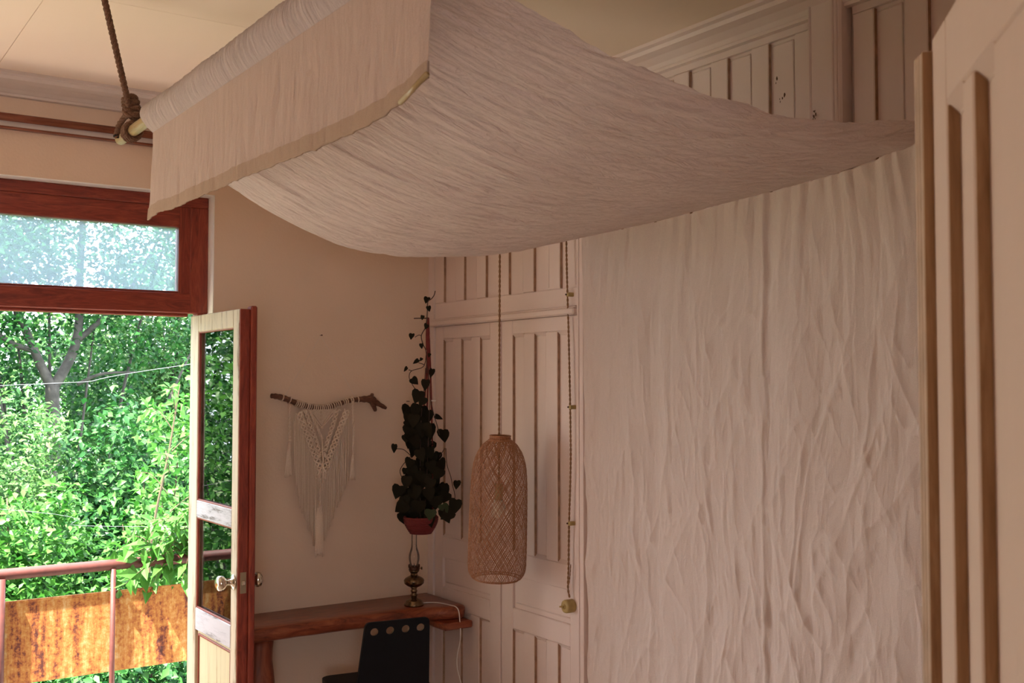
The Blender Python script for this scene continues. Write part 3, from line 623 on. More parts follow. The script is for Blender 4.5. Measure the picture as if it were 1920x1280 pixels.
bn = lz('burner', [(.0232, .158), (.0245, .163), (.024, .172), (.0225, .178), (.018, .178), (.016, .170)], M['burner'])
for k in range(12):
    a = k*math.pi/6; c = (LB[0]+.0235*math.cos(a), LB[1]+.0235*math.sin(a), LB[2])
    ob('prong', tube([(.0235*math.cos(a), .0235*math.sin(a), .172), (.0248*math.cos(a), .0248*math.sin(a), .186)], [.003, .0015], 5), M['burner'], bn, local=True)
lz('glass_chimney', [(.0185, .176), (.0205, .190), (.0240, .206), (.0250, .217), (.0235, .232), (.018, .250), (.0135, .264), (.0122, .280), (.0122, .327)], M['chimney'], cl=False)
ob('wick_knob', join([tube([(LB[0]+.022, LB[1], LB[2]+.166), (LB[0]+.036, LB[1]-.004, LB[2]+.166)], .0018, 6), tube([(LB[0]+.035, LB[1]-.004, LB[2]+.166), (LB[0]+.039, LB[1]-.005, LB[2]+.166)], .007, 12)]), M['brass'], ol, True)

pc = [(2.44, 4.36, .7525), (2.48, 4.37, .7525), (2.53, 4.335, .7525), (2.55, 4.25, .7525), (2.552, 4.212, .752), (2.552, 4.188, .738), (2.552, 4.178, .70), (2.552, 4.172, .62), (2.545, 4.19, .50), (2.56, 4.14, .36), (2.585, 4.10, .20), (2.59, 4.08, .004)]
tag(ob('white_cable', tube(spline(pc, 70), .0026, 7), M['white_cable'], smooth=True), 'thin white cable trailing off the desk edge to the floor', 'cable')

# ------------------------------------------------------------------ pendant lamp
PT, PB = at(938, 817, D=4.38), at(931, 1086, D=4.38)
pd = root('pendant_lamp', tuple(PB), 'woven bamboo pendant lamp hanging in front of the white doors', 'lamp')
HL = float(np.linalg.norm(PT-PB)); ax = (PT-PB)/HL
e1 = np.cross(ax, [0, 1, 0]); e1 /= np.linalg.norm(e1); e2 = np.cross(ax, e1)
pz = [0, .012, .035, .07, .15, .35, .55, .70, .80, .87, .92, .955, .975, 1.0]
pr = [.084, .096, .108, .1145, .1165, .1165, .1145, .1115, .105, .093, .077, .060, .043, .0405]
def ppt(a, h, dr=0.0):
    r = interp(pz, pr, h)+dr; return PB + ax*(h*HL)[..., None] + (np.cos(a)*r)[..., None]*e1 + (np.sin(a)*r)[..., None]*e2
def weave(sign, nst, width, dr):
    V, F, n0 = [], [], 0; K = 60
    h = np.linspace(0.004, .975, K)
    for i in range(nst):
        a0 = 2*math.pi*i/nst + .006*rng.normal(); turn = sign*(1.0+.012*rng.normal())*math.pi*1.0
        a = a0 + turn*h + .02*pn(h*5+i, h*0+i*1.7) ; wd = width*(.8+.4*rng.random())
        over = dr + .0009*np.sin(h*K*1.2+i*math.pi)
        r = interp(pz, pr, h); da = wd/np.maximum(r, .03)/2*1.25
        A = ppt(a-da, h, over); B = ppt(a+da, h, over); C_ = ppt(a, h, over+.0007)
        P = np.stack([A, C_, B], 1); v, f = grid(P); V.append(v); F.append(np.asarray(f)+n0); n0 += len(v)
    return np.vstack(V), np.vstack(F)
w_ = tag(ob('woven_shade', weave(1, 84, .0018, 0), M['wicker'], pd, True), kind='stuff'); w2_ = tag(ob('woven_shade', weave(-1, 84, .0018, .0006), M['wicker'], pd, True), kind='stuff')
w3_ = tag(ob('inner_weave', weave(1, 16, .0022, -.004), M['wicker'], pd, True), kind='stuff'); w4_ = tag(ob('inner_weave', weave(-1, 16, .0022, -.0046), M['wicker'], pd, True), kind='stuff')
aa = np.linspace(0, 2*math.pi, 50)
for hh, rr in ((.004, .0022), (.016, .0018), (.97, .0025), (.985, .0028), (1.0, .0032)):
    ob('rim_ring', tube(ppt(aa, np.full(50, hh), .001), rr, 6, False), M['wicker'], pd, True)
ob('collar_band', grid(np.stack([ppt(aa, np.full(50, x), .0005) for x in (.968, .984, 1.0)], 1)), M['wicker'], pd, True)
topz = at(938, 440, D=4.38)
cordp = np.array([PB+ax*HL*.62+(np.array([PT[0], PT[1], 2.93])-(PB+ax*HL*.62))*t for t in np.linspace(0, 1, 260)]); cordp[:, 0] = cordp[:, 0]*0+np.linspace(PB[0]+ax[0]*HL*.62, PT[0], 260); cordp[-60:, :2] = cordp[-60, :2]
ob('twisted_cord', join(strands(cordp, .0042, .040, 2, 6)), M['cord'], pd, True)
bc = PB+ax*HL*.52
ob('bulb_holder', tube([bc+ax*.02, bc+ax*.085], .017, 14), M['bamboo'], pd, True)
ob('bulb', (np.array(lathe([(.010, .030), (.016, .018), (.027, -.006), (.030, -.025), (.024, -.046), (.010, -.056), (.002, -.058)], 18)[0])+bc, lathe([(0, 0)]*7, 18)[1]), plain('bulb_glass', (.72, .62, .50), .15, bmp=0), pd, True)
ob('ceiling_hook', tube([cordp[-1]-[0, 0, .004], cordp[-1]+[0, 0, .024]], .009, 8), M['brass'], pd, True)

# cord clipped to the wall with turned wooden switch
sw = root('switch_cord', (2.6, 3.43, .87), 'twisted cord clipped to the white door frame, ending in a round pale switch', 'cord')
XC_ = XW-.020
cp = [at(1062, 440, X=XC_), at(1062, 470, X=XC_), at(1064, 552, X=XC_), at(1067, 660, X=XC_), at(1069, 763, X=XC_), at(1070, 870, X=XC_), at(1067, 980, X=XC_), at(1066, 1060, X=XC_), at(1065, 1100, X=XC_), at(1068, 1120, X=XC_)]
cp = [np.array([XC_, cp[0][1], 2.90])] + cp
ob('twisted_cord', join(strands(spline(cp, 420), .0038, .036, 2, 6)), M['cord'], sw, True)
ob('cord_tail', join(strands(spline([at(1070, 1058, X=XC_), at(1068, 1085, X=XC_), at(1066, 1096, X=XC_)], 30), .0022, .03, 2, 5)), M['cord'], sw, True)
for x, y in ((1065, 552), (1069, 763), (1067.5, 981)):
    c = at(x, y, X=XC_); cl = ob('clip', cbox(XC_-.006, XW+.002, c[1]-.012, c[1]+.002, c[2]-.008, c[2]+.008, .002), M['switch'], sw)
    ob('clip_screw', tube([(XC_-.009, c[1]+.004, c[2]), (XW, c[1]+.004, c[2])], .0035, 8), M['burner'], sw)
sc = at(1066, 1136, X=XW-.02); sv, sf = lathe([(.024, 0), (.0265, .004), (.0265, .034), (.0245, .040), (.020, .042), (.008, .0425)], 26)
fixn(ob('switch_body', ([(XW+.002-z, sc[1]+x, sc[2]+y) for x, y, z in sv], sf), M['switch'], sw, True))
ob('switch_lever', join([tube([(XW-.038, sc[1], sc[2]), (XW-.062, sc[1]+.003, sc[2]+.002)], [.0045, .003], 8), tube([(XW-.039, sc[1], sc[2]), (XW-.043, sc[1], sc[2])], .010, 12)]), M['switch'], sw, True)

# ------------------------------------------------------------------ macrame wall hanging
YM = YW-.030
def W(x, y, d=0.0): p = at(x, y, Y=YM); p[1] -= d; return p
mc = root('macrame_hanging', tuple(W(598, 765)), 'cream knotted macrame hanging on a crooked driftwood branch', 'wall hanging')
bp = [(508, 742), (518, 743), (532, 746), (545, 751), (560, 757), (578, 762), (597, 765), (615, 763), (635, 757), (652, 752), (668, 749), (684, 748), (697, 749), (708, 756), (724, 765)]
brd = [4, 5, 5.2, 5.0, 4.6, 4.5, 4.6, 4.5, 4.4, 4.4, 4.6, 6.0, 7.5, 5.0, 3.0]
bsp = spline([W(*p) for p in bp], 70); bsr = np.interp(np.linspace(0, 14, 70), range(15), brd)*.00245*(1+.10*np.sin(np.arange(70)*1.9))
brn = ob('driftwood_branch', join([tube(bsp, bsr, 12), tube(spline([W(690, 750), W(697, 742), W(698, 737)], 6), [.012, .010, .009, .009, .008, .005], 8), tube(spline([W(696, 752), W(702, 764), W(704, 771)], 6), [.013, .012, .011, .010, .009, .005], 8)]), M['driftwood'], mc, True)
def branch_at(x):
    i = int(np.argmin(np.abs(np.array([(q-EYE)@_r/((q-EYE)@_f)*F_PX+960 for q in bsp])-x))); i = max(1, min(i, 68))
    return bsp[i], bsp[i+1]-bsp[i-1], bsr[i]
for x in [529, 542, 544, 553.5, 556, 558.5, 561, 563.5, 568, 570.5, 573, 575.5, 579, 581.5, 584, 586.5, 589, 591.5, 596, 598.5, 601, 603.5, 606, 608.5, 611, 615, 617.5, 620, 622.5, 625, 628, 631, 633.5, 636, 643, 645.5, 649, 651.5, 659, 661.5, 669]:
    c, a, r = branch_at(x); ob('wrap', torus(c, a, r+.0022, .0030, 14, 5), M['macrame'], mc, True)
def twist(pts, r, pitch, name, n=2): return ob(name, join(strands(spline([W(*p) for p in pts], 60), r, pitch, n, 6)), M['macrame'], mc, True)
twist([(541, 757, .012), (541, 790, .014), (541, 822, .012)], .0055, .030, 'twisted_cord'); twist([(659, 752, .012), (660, 800, .014), (660, 858, .012)], .0050, .030, 'twisted_cord')
twist([(577, 768, .020), (587, 793, .026), (600, 822, .026)], .0058, .030, 'twisted_cord')
twist([(597, 902, .022), (596.5, 925, .024), (596, 960, .020)], .0055, .030, 'twisted_cord')
def braid(a, b, w, r, nst, freq, name, d0=.020):
    A, B = W(*a), W(*b); t = np.linspace(0, 1, 90); T = (B-A)/np.linalg.norm(B-A); S = np.cross(T, [0, 1, 0]); S /= np.linalg.norm(S); L = np.linalg.norm(B-A)
    for k in range(nst):
        ph = 2*math.pi*(t*L*freq+k/nst); p = A+(B-A)*t[:, None] + S*(w*np.sin(ph))[:, None]
        p[:, 1] -= d0+.0045*np.cos(2*ph)
        ob(name, tube(p, r, 6), M['macrame'], mc, True)
braid((557, 772), (600, 884), .0135, .0036, 4, 11, 'outer_braid', .024); braid((648, 768), (604, 884), .0135, .0036, 4, 11, 'outer_braid', .024)
braid((570, 768), (596, 845), .0085, .0030, 3, 15, 'inner_braid'); braid((631, 766), (606, 845), .0085, .0030, 3, 15, 'inner_braid')
for a, b in (((582, 772), (600, 796)), ((580, 776), (599.5, 800)), ((620, 771), (601, 796)), ((622, 775), (600.5, 800))): ob('diagonal_cord', tube([W(*a, .022), W(*b, .022)], .0030, 6), M['macrame'], mc, True)
nets = []
for j in range(8):
    hw = 18-j*2.4
    if hw < 1: break
    for k in range(int(hw/1.6)+1):
        for s in ((-1, 1) if k else (1,)):
            nets.append(torus(W(600.5+s*(k*3.2+(1.6 if j % 2 else 0)), 769+j*3.4, .016), (random.uniform(-.4, .4), -1, random.uniform(-.3, .3)), .0034, .0017, 8, 5))
tag(ob('knot_net', join(nets), M['macrame'], mc, True), kind='stuff')
ob('centre_cord', tube(spline([W(599, 820, .026), W(600, 850, .030), W(601, 880, .028), W(601, 905, .024)], 20), .0036, 8), M['macrame'], mc, True)
for s in (-1, 1):
    for k in range(4): ob('fan_cord', tube(spline([W(600, 846+k*2.5, .020), W(600+s*5, 848+k*2.5, .026), W(600+s*9, 853+k*2.6, .020)], 8), .0026, 6), M['macrame'], mc, True)
    for k in range(4): ob('fan_cord', tube(spline([W(600, 882+k*3, .020), W(600+s*5, 884+k*3, .028), W(600+s*(9-k), 890+k*3, .020)], 8), .0028, 6), M['macrame'], mc, True)
for x, y in ((589, 895), (605, 895), (597, 897), (540.5, 824), (600, 801)): ob('bead_knot', (np.array(lathe([(.001, -.007), (.0055, -.005), (.0072, 0), (.0055, .005), (.001, .007)], 10)[0])+W(x, y, .022), lathe([(0, 0)]*5, 10)[1]), M['macrame'], mc, True)
ob('tassel_wrap', tube([W(540.5, 828, .014), W(540, 842, .014)], .0068, 10), M['macrame'], mc, True)
def strand_line(x0, y0, x1, y1, d, r=.0025, name='fringe_cord'):
    k = 7; t = np.linspace(0, 1, k); jx = .5*pn(t*3+x0, t*0+y0)
    ob(name, tube([W(x0+(x1-x0)*q+jx[i]*2*q, y0+(y1-y0)*q, d-.004*q) for i, q in enumerate(t)], [r]*(k-1)+[r*.7], 5), M['macrame'], mc, True)
for i in range(9): a = (i-4)/4; strand_line(540+a*2.2, 838, 539+a*6.5, 893+random.uniform(-4, 3), .012+.004*math.cos(a*1.5), .0022, 'tassel_cord')
for i in range(9): a = (i-4)/4; strand_line(660+a*2.0, 855, 658.5+a*6.0, 898+random.uniform(-5, 4), .012+.004*math.cos(a*1.5), .0022, 'tassel_cord')
benv = lambda x: np.interp(x, [546, 551, 556, 562, 568, 574, 580, 586, 590, 606, 611, 616, 622, 630, 638, 646, 652], [892, 905, 925, 950, 968, 985, 1000, 1018, 1030, 1022, 1000, 985, 968, 948, 930, 912, 898])
tenv = lambda x: np.interp(x, [548, 552, 556, 575, 600, 604, 628, 646, 650, 653], [790, 772, 770, 822, 884, 884, 822, 772, 776, 790])
for lay in range(2):
    for i, x in enumerate(np.arange(549+lay*1.4, 652.5, 2.75)):
        y1 = benv(x)+random.uniform(-7, 7)
        strand_line(x+random.uniform(-.4, .4), tenv(x)+4+lay*3, x+(597-x)*.03+random.uniform(-1.2, 1.2), y1, .018-lay*.012, .0023)
for i in range(14):
    x = 588+i*1.15; strand_line(597+(x-597)*.6, 955+random.uniform(-8, 8), x+.3, 1041+random.uniform(-7, 3), .018+.004*math.cos((x-596)/5), .0026, 'tassel_cord')
ob('hanging_string', join([tube([W(605, 629, -.02), W(531, 746, .006)], .0006, 4), tube([W(605, 629, -.02), W(668, 749, .006)], .0006, 4)]), M['cornice'], mc)
nb = W(605, 628); tag(ob('nail', lathe([(.0035, 0), (.0035, .0015), (.0012, .002), (.0012, .035)], 8), M['burner']), 'tiny dark nail in the plaster above the macrame', 'nail')
bpy.data.objects['nail'].location = (nb[0], YW-.022, nb[2]); bpy.data.objects['nail'].rotation_euler = (-math.pi/2, 0, 0)

# ------------------------------------------------------------------ hanging plant in the corner
DPL = 4.86
hp = root('hanging_plant', tuple(at(788, 998, D=DPL)), 'dark heart-leaved vine in a red hanging basket in the room corner', 'plant')
bc0 = at(789, 985, D=DPL); 
for k in range(9):
    h = k/8; R = .046+.028*math.sin(h*math.pi/2); ob('basket_coil', torus((bc0[0], bc0[1], bc0[2]-.030+.066*h), (0, 0, 1), R, .0058, 26, 6), M['basket'], hp, True)
ob('basket_base', lathe([(.001, -.034), (.040, -.032), (.060, .0), (.066, .026), (.052, .028), (.002, .026)], 24, tuple(bc0)), M['basket'], hp, True)
hk = at(802.5, 598, D=5.12)
for x, dd in ((771, .02), (789, .05), (812, .03)): ob('strap', tube(spline([hk, at(803+(x-789)*.18, 700, D=5.02), at(797+(x-789)*.6, 850, D=4.88+dd*.5), at(x, 975, D=DPL+dd)], 24), .0042, 7), M['redstrap'], hp, True)
ob('strap_bundle', tube([hk+[0, 0, .006], at(802, 625, D=5.10), at(801, 655, D=5.06)], [.006, .010, .007], 8), M['redstrap'], hp, True)
ob('hook', tube([hk+[0, 0, .004], np.array([hk[0], YW+.004, hk[2]+.010])], .003, 6), M['burner'], hp, True)
ob('plant_tag', cbox(*(lambda c: (c[0]-.012, c[0]+.012, c[1]-.0015, c[1]+.0015, c[2]-.0035, c[2]+.0035))(at(813, 751, D=4.86)), .001), M['white_cable'], hp)
def heart():
    pts = [(0, .06), (.18, -.02), (.42, .0), (.52, .22), (.45, .50), (.22, .82), (0, 1.08), (-.22, .82), (-.45, .50), (-.52, .22), (-.42, .0), (-.18, -.02)]
    V = [(0, .40, 0)]+[(x, y, .16*abs(x)-.10*max(0, y-.5)**2) for x, y in pts]
    return V, [(0, i+1, (i+1) % 12+1) for i in range(12)]
hv_, hf_ = heart(); HM = [mesh('leaf', np.array(hv_)*[w, 1, 1], hf_, M['plantleaf'], True) for w in (1.0, .85, .62)]; HG = mesh('leaf', hv_, hf_, M['greenleaf'], True)
def put_leaf(x, y, size, ang, D, me=None, tilt=0.0, yawj=0.0):
    """size in metres; ang: tip direction in the leaf plane, 0 = down"""
    o = bpy.data.objects.new('leaf', me or random.choice(HM[:2])); COL.objects.link(o); o.parent = hp
    fw = Vector(_f0); R0 = Matrix((( _r[0], 0, -fw[0]), (_r[1], 0, -fw[1]), (0, -1, 0)))    # x right, y down, z to viewer
    R0 = Matrix(((_r[0], 0, -fw[0]), (_r[1], 0, -fw[1]), (0, -1, 0)))
    L = R0 @ Matrix.Rotation(ang, 3, 'Z') @ Matrix.Rotation(tilt, 3, 'X') @ Matrix.Rotation(yawj, 3, 'Y')
    p = at(x, y, D=D)-np.array(hp.location); o.matrix_local = Matrix.Translation(p) @ L.to_4x4() @ Matrix.Diagonal((size, size, size, 1))
    return o
px_m = DPL/F_PX
LV = [(802, 561, 14, .3), (803, 577, 12, -.2), (793, 594, 10, .2), (801, 611, 12, .4), (773, 629, 13, .2), (790, 647, 11, -.1), (806, 665, 9, .3), (785, 678, 15, .9), (791, 673, 8, .5), (764, 692, 13, .7), (811, 697, 20, .25), (772, 714, 18, -.75), (799, 718, 22, .1), (787, 740, 27, .35), (797, 751, 22, .6),
      (815, 784, 18, -1.1), (761, 793, 18, -.6), (777, 785, 26, .1), (803, 777, 30, .1), (803, 805, 34, -.1), (831, 813, 28, -.1), (780, 812, 26, .3), (760, 820, 16, -.1), (775, 826, 26, -.4), (740, 838, 20, .12), (786, 842, 24, .3), (823, 853, 20, .2), (803, 846, 24, -.3), (771, 866, 22, .4), (760, 881, 14, .2), (795, 866, 30, .2), (806, 872, 26, -.2),
      (782, 884, 26, .2), (826, 886, 26, .5), (857, 906, 19, .1), (750, 918, 28, .3), (757, 936, 22, -.3), (782, 918, 30, .1), (802, 923, 26, -.2), (830, 916, 28, -.3), (763, 953, 34, .9), (785, 947, 30, 0), (798, 948, 24, .3), (839, 930, 24, .4), (856, 945, 32, .2), (848, 965, 28, .9), (830, 962, 34, -.4), (800, 972, 32, .5), (778, 902, 26, -.4), (763, 900, 26, .1), (809, 904, 26, .4), (817, 938, 28, .0), (800, 895, 22, .0)]
for x, y, s, a in LV:
    dpt = DPL+random.uniform(-.07, .03) if y > 700 else 4.93+random.uniform(-.03, .01)
    me = HM[2] if (x, y) in ((785, 678), (764, 692), (815, 784), (740, 838), (811, 697)) else None
    put_leaf(x, y-s*.32, s*px_m*.92, a, dpt, me, random.uniform(-.45, .25), random.uniform(-.5, .5))
for k in range(105):
    y = random.uniform(765, 982); c = 789+7*math.sin(y*.03); hw = np.interp(y, [770, 850, 920, 985], [15, 24, 36, 34]); x = c+random.uniform(-1, 1)*hw
    put_leaf(x, y-8, random.uniform(20, 30)*px_m, random.uniform(-.6, .6), DPL+random.uniform(-.05, .06), None, random.uniform(-.7, .3), random.uniform(-.7, .7))
put_leaf(808, 954, 22*px_m, .15, DPL-.10, HG, -.3, .1); put_leaf(829, 944, 20*px_m, -.5, DPL-.09, HG, -.3, -.3)
VN = [[(816, 545), (814, 553), (809, 560), (802, 566), (801, 585), (800, 600), (797, 615), (790, 629), (793, 645), (799, 660), (800, 700)], [(790, 629), (785, 628), (778, 632)], [(799, 665), (797, 680), (791, 689), (772, 695), (767, 705), (770, 715), (778, 728), (790, 740)], [(772, 695), (766, 693)],
      [(808, 750), (813, 775), (819, 795), (824, 815)], [(834, 840), (829, 848), (824, 856)], [(742, 841), (755, 842), (764, 848), (771, 855)], [(771, 855), (758, 868), (750, 882), (754, 896)], [(836, 840), (838, 870), (845, 893), (849, 912)], [(849, 912), (853, 930), (850, 942)], [(798, 690), (795, 730), (790, 780), (788, 860), (788, 970)], [(802, 690), (806, 740), (804, 800), (800, 900), (795, 970)], [(762, 752), (768, 752)], [(785, 680), (792, 682), (796, 684)]]
for v in VN: ob('vine_stem', tube(spline([at(x, y, D=4.93 if y < 720 else DPL-.02) for x, y in v], max(8, len(v)*4)), .0018 if len(v) < 9 else .0022, 5), M['stem'], hp, True)

# ------------------------------------------------------------------ garden
LT_ = np.array([(0, 0, 0), (-.27, .42, .09), (0, .48, 0), (.27, .42, .09), (0, 1, -.10)]); LF_ = np.array([(0, 3, 2), (0, 2, 1), (1, 2, 4), (2, 3, 4)])
def leaves(twigs, per, spread, smin, smax, narrow=1.0, up=.55):
    """leaf blades in small sprays round the given twig points, as one triangle soup"""
    n = len(twigs)*per; P = np.repeat(twigs, per, 0)+rng.normal(0, spread, (n, 3))
    nz = rng.normal(0, 1, (n, 3)); nz[:, 2] = np.abs(nz[:, 2])+up; nz[:, 1] -= .35; nz /= np.linalg.norm(nz, axis=1)[:, None]
    dv = rng.normal(0, 1, (n, 3)); dv[:, 2] -= .5; dv -= nz*np.sum(dv*nz, 1)[:, None]; dv /= np.linalg.norm(dv, axis=1)[:, None]
    sd = np.cross(dv, nz); s = rng.uniform(smin, smax, (n, 1, 1))
    V = P[:, None]+s*(LT_[None, :, 0:1]*narrow*sd[:, None]+LT_[None, :, 1:2]*dv[:, None]+LT_[None, :, 2:3]*nz[:, None])
    F = LF_[None]+(np.arange(n)*5)[:, None, None]
    return V.reshape(-1, 3), F.reshape(-1, 3)
def in_ell(n, c, r, shell=.45):
    d = rng.normal(0, 1, (n, 3)); d /= np.linalg.norm(d, axis=1)[:, None]; q = rng.uniform(shell, 1, (n, 1))**.6
    bump_ = 1+.22*np.sin(d[:, :1]*7+c[0]*3)*np.cos(d[:, 2:]*6+c[1]); return np.array(c)+d*q*np.array(r)*bump_
def fast_mesh(name, v, f, mat):
    m = bpy.data.meshes.new(name); m.vertices.add(len(v)); m.vertices.foreach_set('co', v.astype(np.float32).ravel())
    m.loops.add(f.size); m.loops.foreach_set('vertex_index', f.astype(np.int32).ravel()); m.polygons.add(len(f)); m.polygons.foreach_set('loop_start', np.arange(0, f.size, 3, dtype=np.int32))
    m.materials.append(mat); m.update(calc_edges=True); return m
def foliage_part(rt, v, f, mat):
    o = bpy.data.objects.new('foliage', fast_mesh('foliage', v-np.array(rt.location), f, mat)); COL.objects.link(o); o.parent = rt; return tag(o, kind='stuff')
def plant(name, label, cat, base, crowns, n, size, mat, trunk=None, group=None, per=9, spread=.07, shell=.45, narrow=1.0, stems=7, r0=.02):
    rt = root(name, base, label, cat, group); tot = sum(c[3]*c[4]*c[5] for c in crowns)**1.0
    tw = np.vstack([in_ell(max(4, int(n/per*c[3]*c[4]*c[5]/tot)), c[:3], c[3:6], shell) for c in crowns])
    v, f = leaves(tw, per, spread, size*.65, size*1.25, narrow); foliage_part(rt, v, f, mat)
    if trunk:
        for pts, ra, rb in trunk: ob('trunk' if ra > .05 else 'branch', tube(spline(pts, 14), np.linspace(ra, rb, 14), 9), M['bark'], rt, True)
    b = np.array(base)
    for k in range(stems):
        c = crowns[k % len(crowns)]; e = in_ell(1, c[:3], c[3:6], .7)[0]; m_ = (b+e)/2+[0, 0, abs(e[2]-b[2])*.12]
        ob('branch', tube(spline([b+[rng.uniform(-.12, .12), rng.uniform(-.1, .1), 0], m_, e], 10), np.linspace(r0, r0*.25, 10), 6), M['twig'] if not trunk else M['bark'], rt, True)
    return rt
G = -2.6
plant('broadleaf_tree', 'tall leafy tree with forked grey trunks seen through the transom window', 'tree', (2.45, 12.2, G),
      [(1.3, 12.2, 3.3, 1.5, 1.3, 1.0), (2.9, 12.4, 3.5, 1.5, 1.2, 1.05), (2.2, 12.8, 4.7, 2.2, 1.4, 1.0), (1.5, 12.0, 2.35, .9, .8, .5), (3.4, 12.0, 2.4, .9, .7, .5), (.6, 12.4, 2.7, .8, .8, .6), (2.3, 13, 1.6, 1.6, .8, .7)], 42000, .078, M['leafB'],
      [([(2.45, 12.2, G), (2.42, 12.1, .6), (2.38, 12.0, 1.75)], .085, .07), ([(2.38, 12.0, 1.7), (2.2, 12.0, 2.1), (1.9, 12.1, 2.9), (1.6, 12.3, 4.1)], .055, .025), ([(2.38, 12.0, 1.7), (2.62, 12.05, 2.2), (2.66, 12.1, 3.0), (2.75, 12.3, 4.4)], .058, .025), ([(2.2, 12.0, 2.1), (1.85, 11.9, 2.25), (1.4, 11.9, 2.9)], .035, .012), ([(2.62, 12.05, 2.2), (3.1, 12.0, 2.7), (3.5, 12.1, 3.4)], .035, .012), ([(2.64, 12.05, 1.75), (2.85, 11.9, 1.86), (3.2, 11.9, 1.88)], .022, .01)], spread=.10, shell=.25, stems=14, r0=.03)
plant('broadleaf_tree', 'pale green tree rising behind the shrubs to the right of the forked trunk', 'tree', (4.3, 14.2, G),
      [(3.9, 14.0, 1.6, 1.3, 1.1, 1.1), (4.5, 14.3, 2.6, 1.2, 1.0, .9), (3.5, 14.3, .4, 1.2, .9, 1.0), (5.3, 14.5, 1.2, 1.4, 1.2, 1.6)], 36000, .082, M['leafC'],
      [([(4.3, 14.2, G), (4.25, 14.2, .3), (4.4, 14.3, 3.0)], .12, .03)], spread=.10, shell=.3, stems=8)
plant('broadleaf_tree', 'dense green tree standing left of the forked trunk', 'tree', (-1.6, 11.5, G),
      [(-1.4, 11.3, 2.2, 2.0, 1.4, 1.9), (-2.8, 11.4, .8, 1.6, 1.2, 1.6), (.1, 11.6, 1.0, 1.2, 1.0, 1.5), (-.2, 11.7, 3.6, 1.4, 1.1, 1.2)], 26000, .092, M['leafB'],
      [([(-1.6, 11.5, G), (-1.5, 11.4, 0), (-1.3, 11.4, 3.4)], .15, .04)], spread=.12, shell=.4, stems=8)
plant('broadleaf_tree', 'distant soft green treetops closing the garden', 'tree', (3.0, 20, G),
      [(0, 20, .6, 3.0, 1.5, 2.4), (4.0, 20.5, .8, 3.0, 1.5, 2.5), (8.0, 20, .6, 3.2, 1.5, 2.6), (-5, 20, .8, 3.5, 1.5, 2.8)], 34000, .18, M['leafC'],
      [([(3.0, 20, G), (3.0, 20, 0), (3.1, 20, 2.0)], .16, .05)], spread=.16, shell=.55, stems=6)
plant('broadleaf_tree', 'deep green hedge-like tree behind the shrubs', 'tree', (2.6, 16.5, G),
      [(1.2, 16.5, -.2, 1.6, 1.0, 2.3), (3.2, 16.6, .0, 1.6, 1.0, 2.5), (5.4, 16.6, .0, 1.6, 1.0, 2.6), (-1.2, 16.5, .2, 1.8, 1.0, 2.4)], 34000, .13, M['leafB'],
      [([(2.6, 16.5, G), (2.6, 16.5, 0), (2.7, 16.5, 2.0)], .14, .05)], spread=.14, shell=.5, stems=6)
SH = 'shrubs of the garden thicket'
plant('garden_shrub', 'pale willowy shrub below the forked tree trunk', 'shrub', (1.65, 9.6, G), [(1.55, 9.6, .95, .75, .6, .75), (1.9, 9.8, .1, .9, .7, 1.0), (1.1, 9.7, .7, .6, .6, .8)], 17000, .062, M['leafC'], per=12, spread=.06, narrow=.8, stems=9, group=SH)
plant('garden_shrub', 'broad dark shrub with rounded leaves in the thicket shade', 'shrub', (2.5, 9.0, G), [(2.45, 9.1, .9, .55, .5, .75), (2.75, 9.3, .2, .8, .6, 1.1), (2.1, 8.9, .1, .6, .5, .7)], 15000, .076, M['leafB'], per=8, spread=.07, stems=9, group=SH)
plant('garden_shrub', 'bright leafy shrub with rounded leaves above the left rust panel', 'shrub', (1.35, 7.6, G), [(1.32, 7.6, .45, .48, .4, .62), (1.05, 7.7, .1, .5, .45, .8), (1.6, 7.5, -.25, .5, .4, .6)], 13000, .070, M['leafA'], per=8, spread=.06, stems=9, group=SH)
plant('garden_shrub', 'vivid green shrub with long upright shoots beside the open door leaf', 'shrub', (2.15, 7.5, G), [(2.28, 7.5, 1.05, .22, .22, .75), (2.12, 7.4, .45, .32, .3, .6), (2.45, 7.6, .3, .4, .4, .9), (2.0, 7.6, -.3, .5, .4, .7)], 8500, .070, M['leafA'], per=9, spread=.055, stems=11, group=SH, r0=.014)
plant('garden_shrub', 'low dark green shrub filling the gap under the rust panel', 'shrub', (1.75, 6.7, G), [(1.35, 6.6, -.35, .5, .4, .55), (1.85, 6.7, -.2, .5, .4, .6), (2.5, 6.8, -.1, .6, .4, .7), (.7, 6.7, -.3, .5, .4, .6)], 9000, .068, M['leafB'], per=8, spread=.06, stems=9, group=SH)
plant('garden_shrub', 'bushy shrub left of the balcony, bright leaves', 'shrub', (-.1, 8.2, G), [(-.1, 8.2, .7, .7, .6, 1.3), (.5, 8.3, .0, .6, .5, .9), (-.9, 8.3, .6, .8, .6, 1.3)], 11000, .075, M['leafA'], per=8, spread=.07, stems=9, group=SH)
plant('garden_shrub', 'large shrub hidden mostly behind the open door leaf', 'shrub', (3.7, 8.4, G), [(3.6, 8.4, .6, .8, .6, 1.2), (4.6, 8.6, .4, .9, .7, 1.2)], 6000, .07, M['leafB'], per=8, spread=.07, stems=9, group=SH)
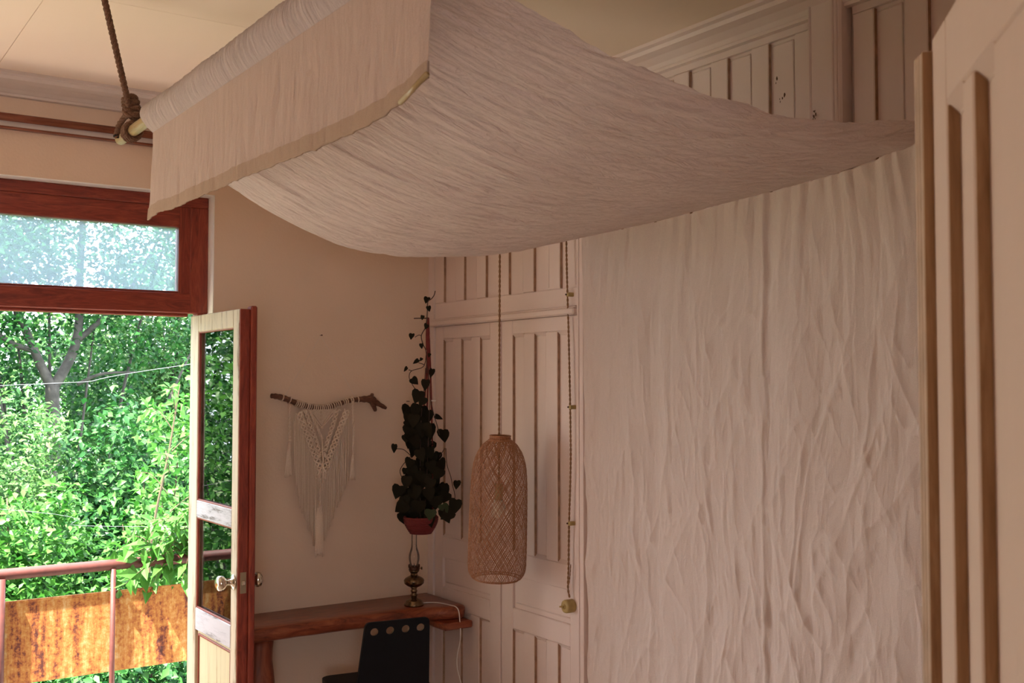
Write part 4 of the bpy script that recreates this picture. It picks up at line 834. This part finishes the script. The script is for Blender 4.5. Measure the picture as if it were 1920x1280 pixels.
# long shoots with single large leaves, nearest to the balcony
def leafmesh(mat, narrow=1.0):
    v = LT_*[narrow, 1, 1]; return mesh('leaf', v, LF_.tolist(), mat, False)
LM = [leafmesh(M['leafA'], .9), leafmesh(M['leafA'], .7)]
def sprig(rt, path, nleaf, size, me, droop=.3, r=.004):
    P = spline(path, 26); ob('shoot', tube(P, np.linspace(r, r*.35, 26), 6), M['twig'], rt, True)
    for k in range(nleaf):
        t = .12+.88*k/max(1, nleaf-1); i = min(24, int(t*25)); p = P[i]; T = Vector(P[i+1]-P[i]).normalized()
        a = k*2.4+random.uniform(-.4, .4); side = T.orthogonal().normalized(); side.rotate(Matrix.Rotation(a, 3, T))
        d = (side+T*.5+Vector((0, -.25, -droop))).normalized(); nz = (Vector((0, -.5, 1))+Vector(rng.normal(0, .35, 3))); nz = (nz-d*nz.dot(d)).normalized(); x = d.cross(nz)
        o = bpy.data.objects.new('leaf', me); COL.objects.link(o); o.parent = rt; s = size*random.uniform(.7, 1.2)
        o.matrix_local = Matrix.Translation(Vector(p)-rt.location) @ Matrix(((x[0], d[0], nz[0]), (x[1], d[1], nz[1]), (x[2], d[2], nz[2]))).to_4x4() @ Matrix.Diagonal((s, s, s, 1))
ys = root('young_maple', (2.05, 7.0, G), 'slender young tree with large bright leaves right behind the railing', 'tree')
ob('stem', tube(spline([(2.05, 7.0, G), (2.02, 7.0, -.6), (1.98, 7.0, .6), (2.10, 7.0, 1.35), (2.16, 7.0, 1.75)], 24), np.linspace(.014, .004, 24), 7), M['twig'], ys, True)
for k in range(15):
    z = -.3+k*.135; b = np.array([1.99+.01*k, 7.0, z]); a = k*2.1; L_ = .42-.012*k
    sprig(ys, [b, b+[L_*.5*math.cos(a), L_*.4*math.sin(a)-.03, .12], b+[L_*math.cos(a), L_*.7*math.sin(a)-.06, .14]], 11, .085, LM[k % 2])
vn = root('climbing_vine', (1.9, 5.49, .75), 'leafy climber with long pointed leaves spilling over the rusty railing', 'vine')
for k in range(26):
    b = np.array([1.88+.06*random.uniform(-1, 1), 5.50, .74+.010*k]); ex = 1.36+.013*k+random.uniform(-.02, .05)
    e = np.array([ex, 5.43+random.uniform(-.05, .14), .80+random.uniform(-.07, .26)]); m_ = (b+e)/2+[0, random.uniform(-.05, .05), .13]
    sprig(vn, [b, m_, e], 11, .098, LM[k % 2], .45, .003)
tag(ob('overhead_wire', tube(spline([(-4, 8.9, 1.55), (1.4, 8.9, 1.74), (2.6, 8.9, 1.88), (7, 8.9, 2.6)], 30), .0022, 5), M['wire'], smooth=True), 'thin pale wire crossing the foliage in front of the trees', 'wire')
tag(ob('garden_wire', tube(spline([(-3, 6.9, 1.6), (1.15, 6.9, 1.02), (1.75, 6.9, .88), (5, 6.9, .7)], 30), .0012, 5), M['wire'], smooth=True), 'thin sagging wire low among the shrub leaves', 'wire')
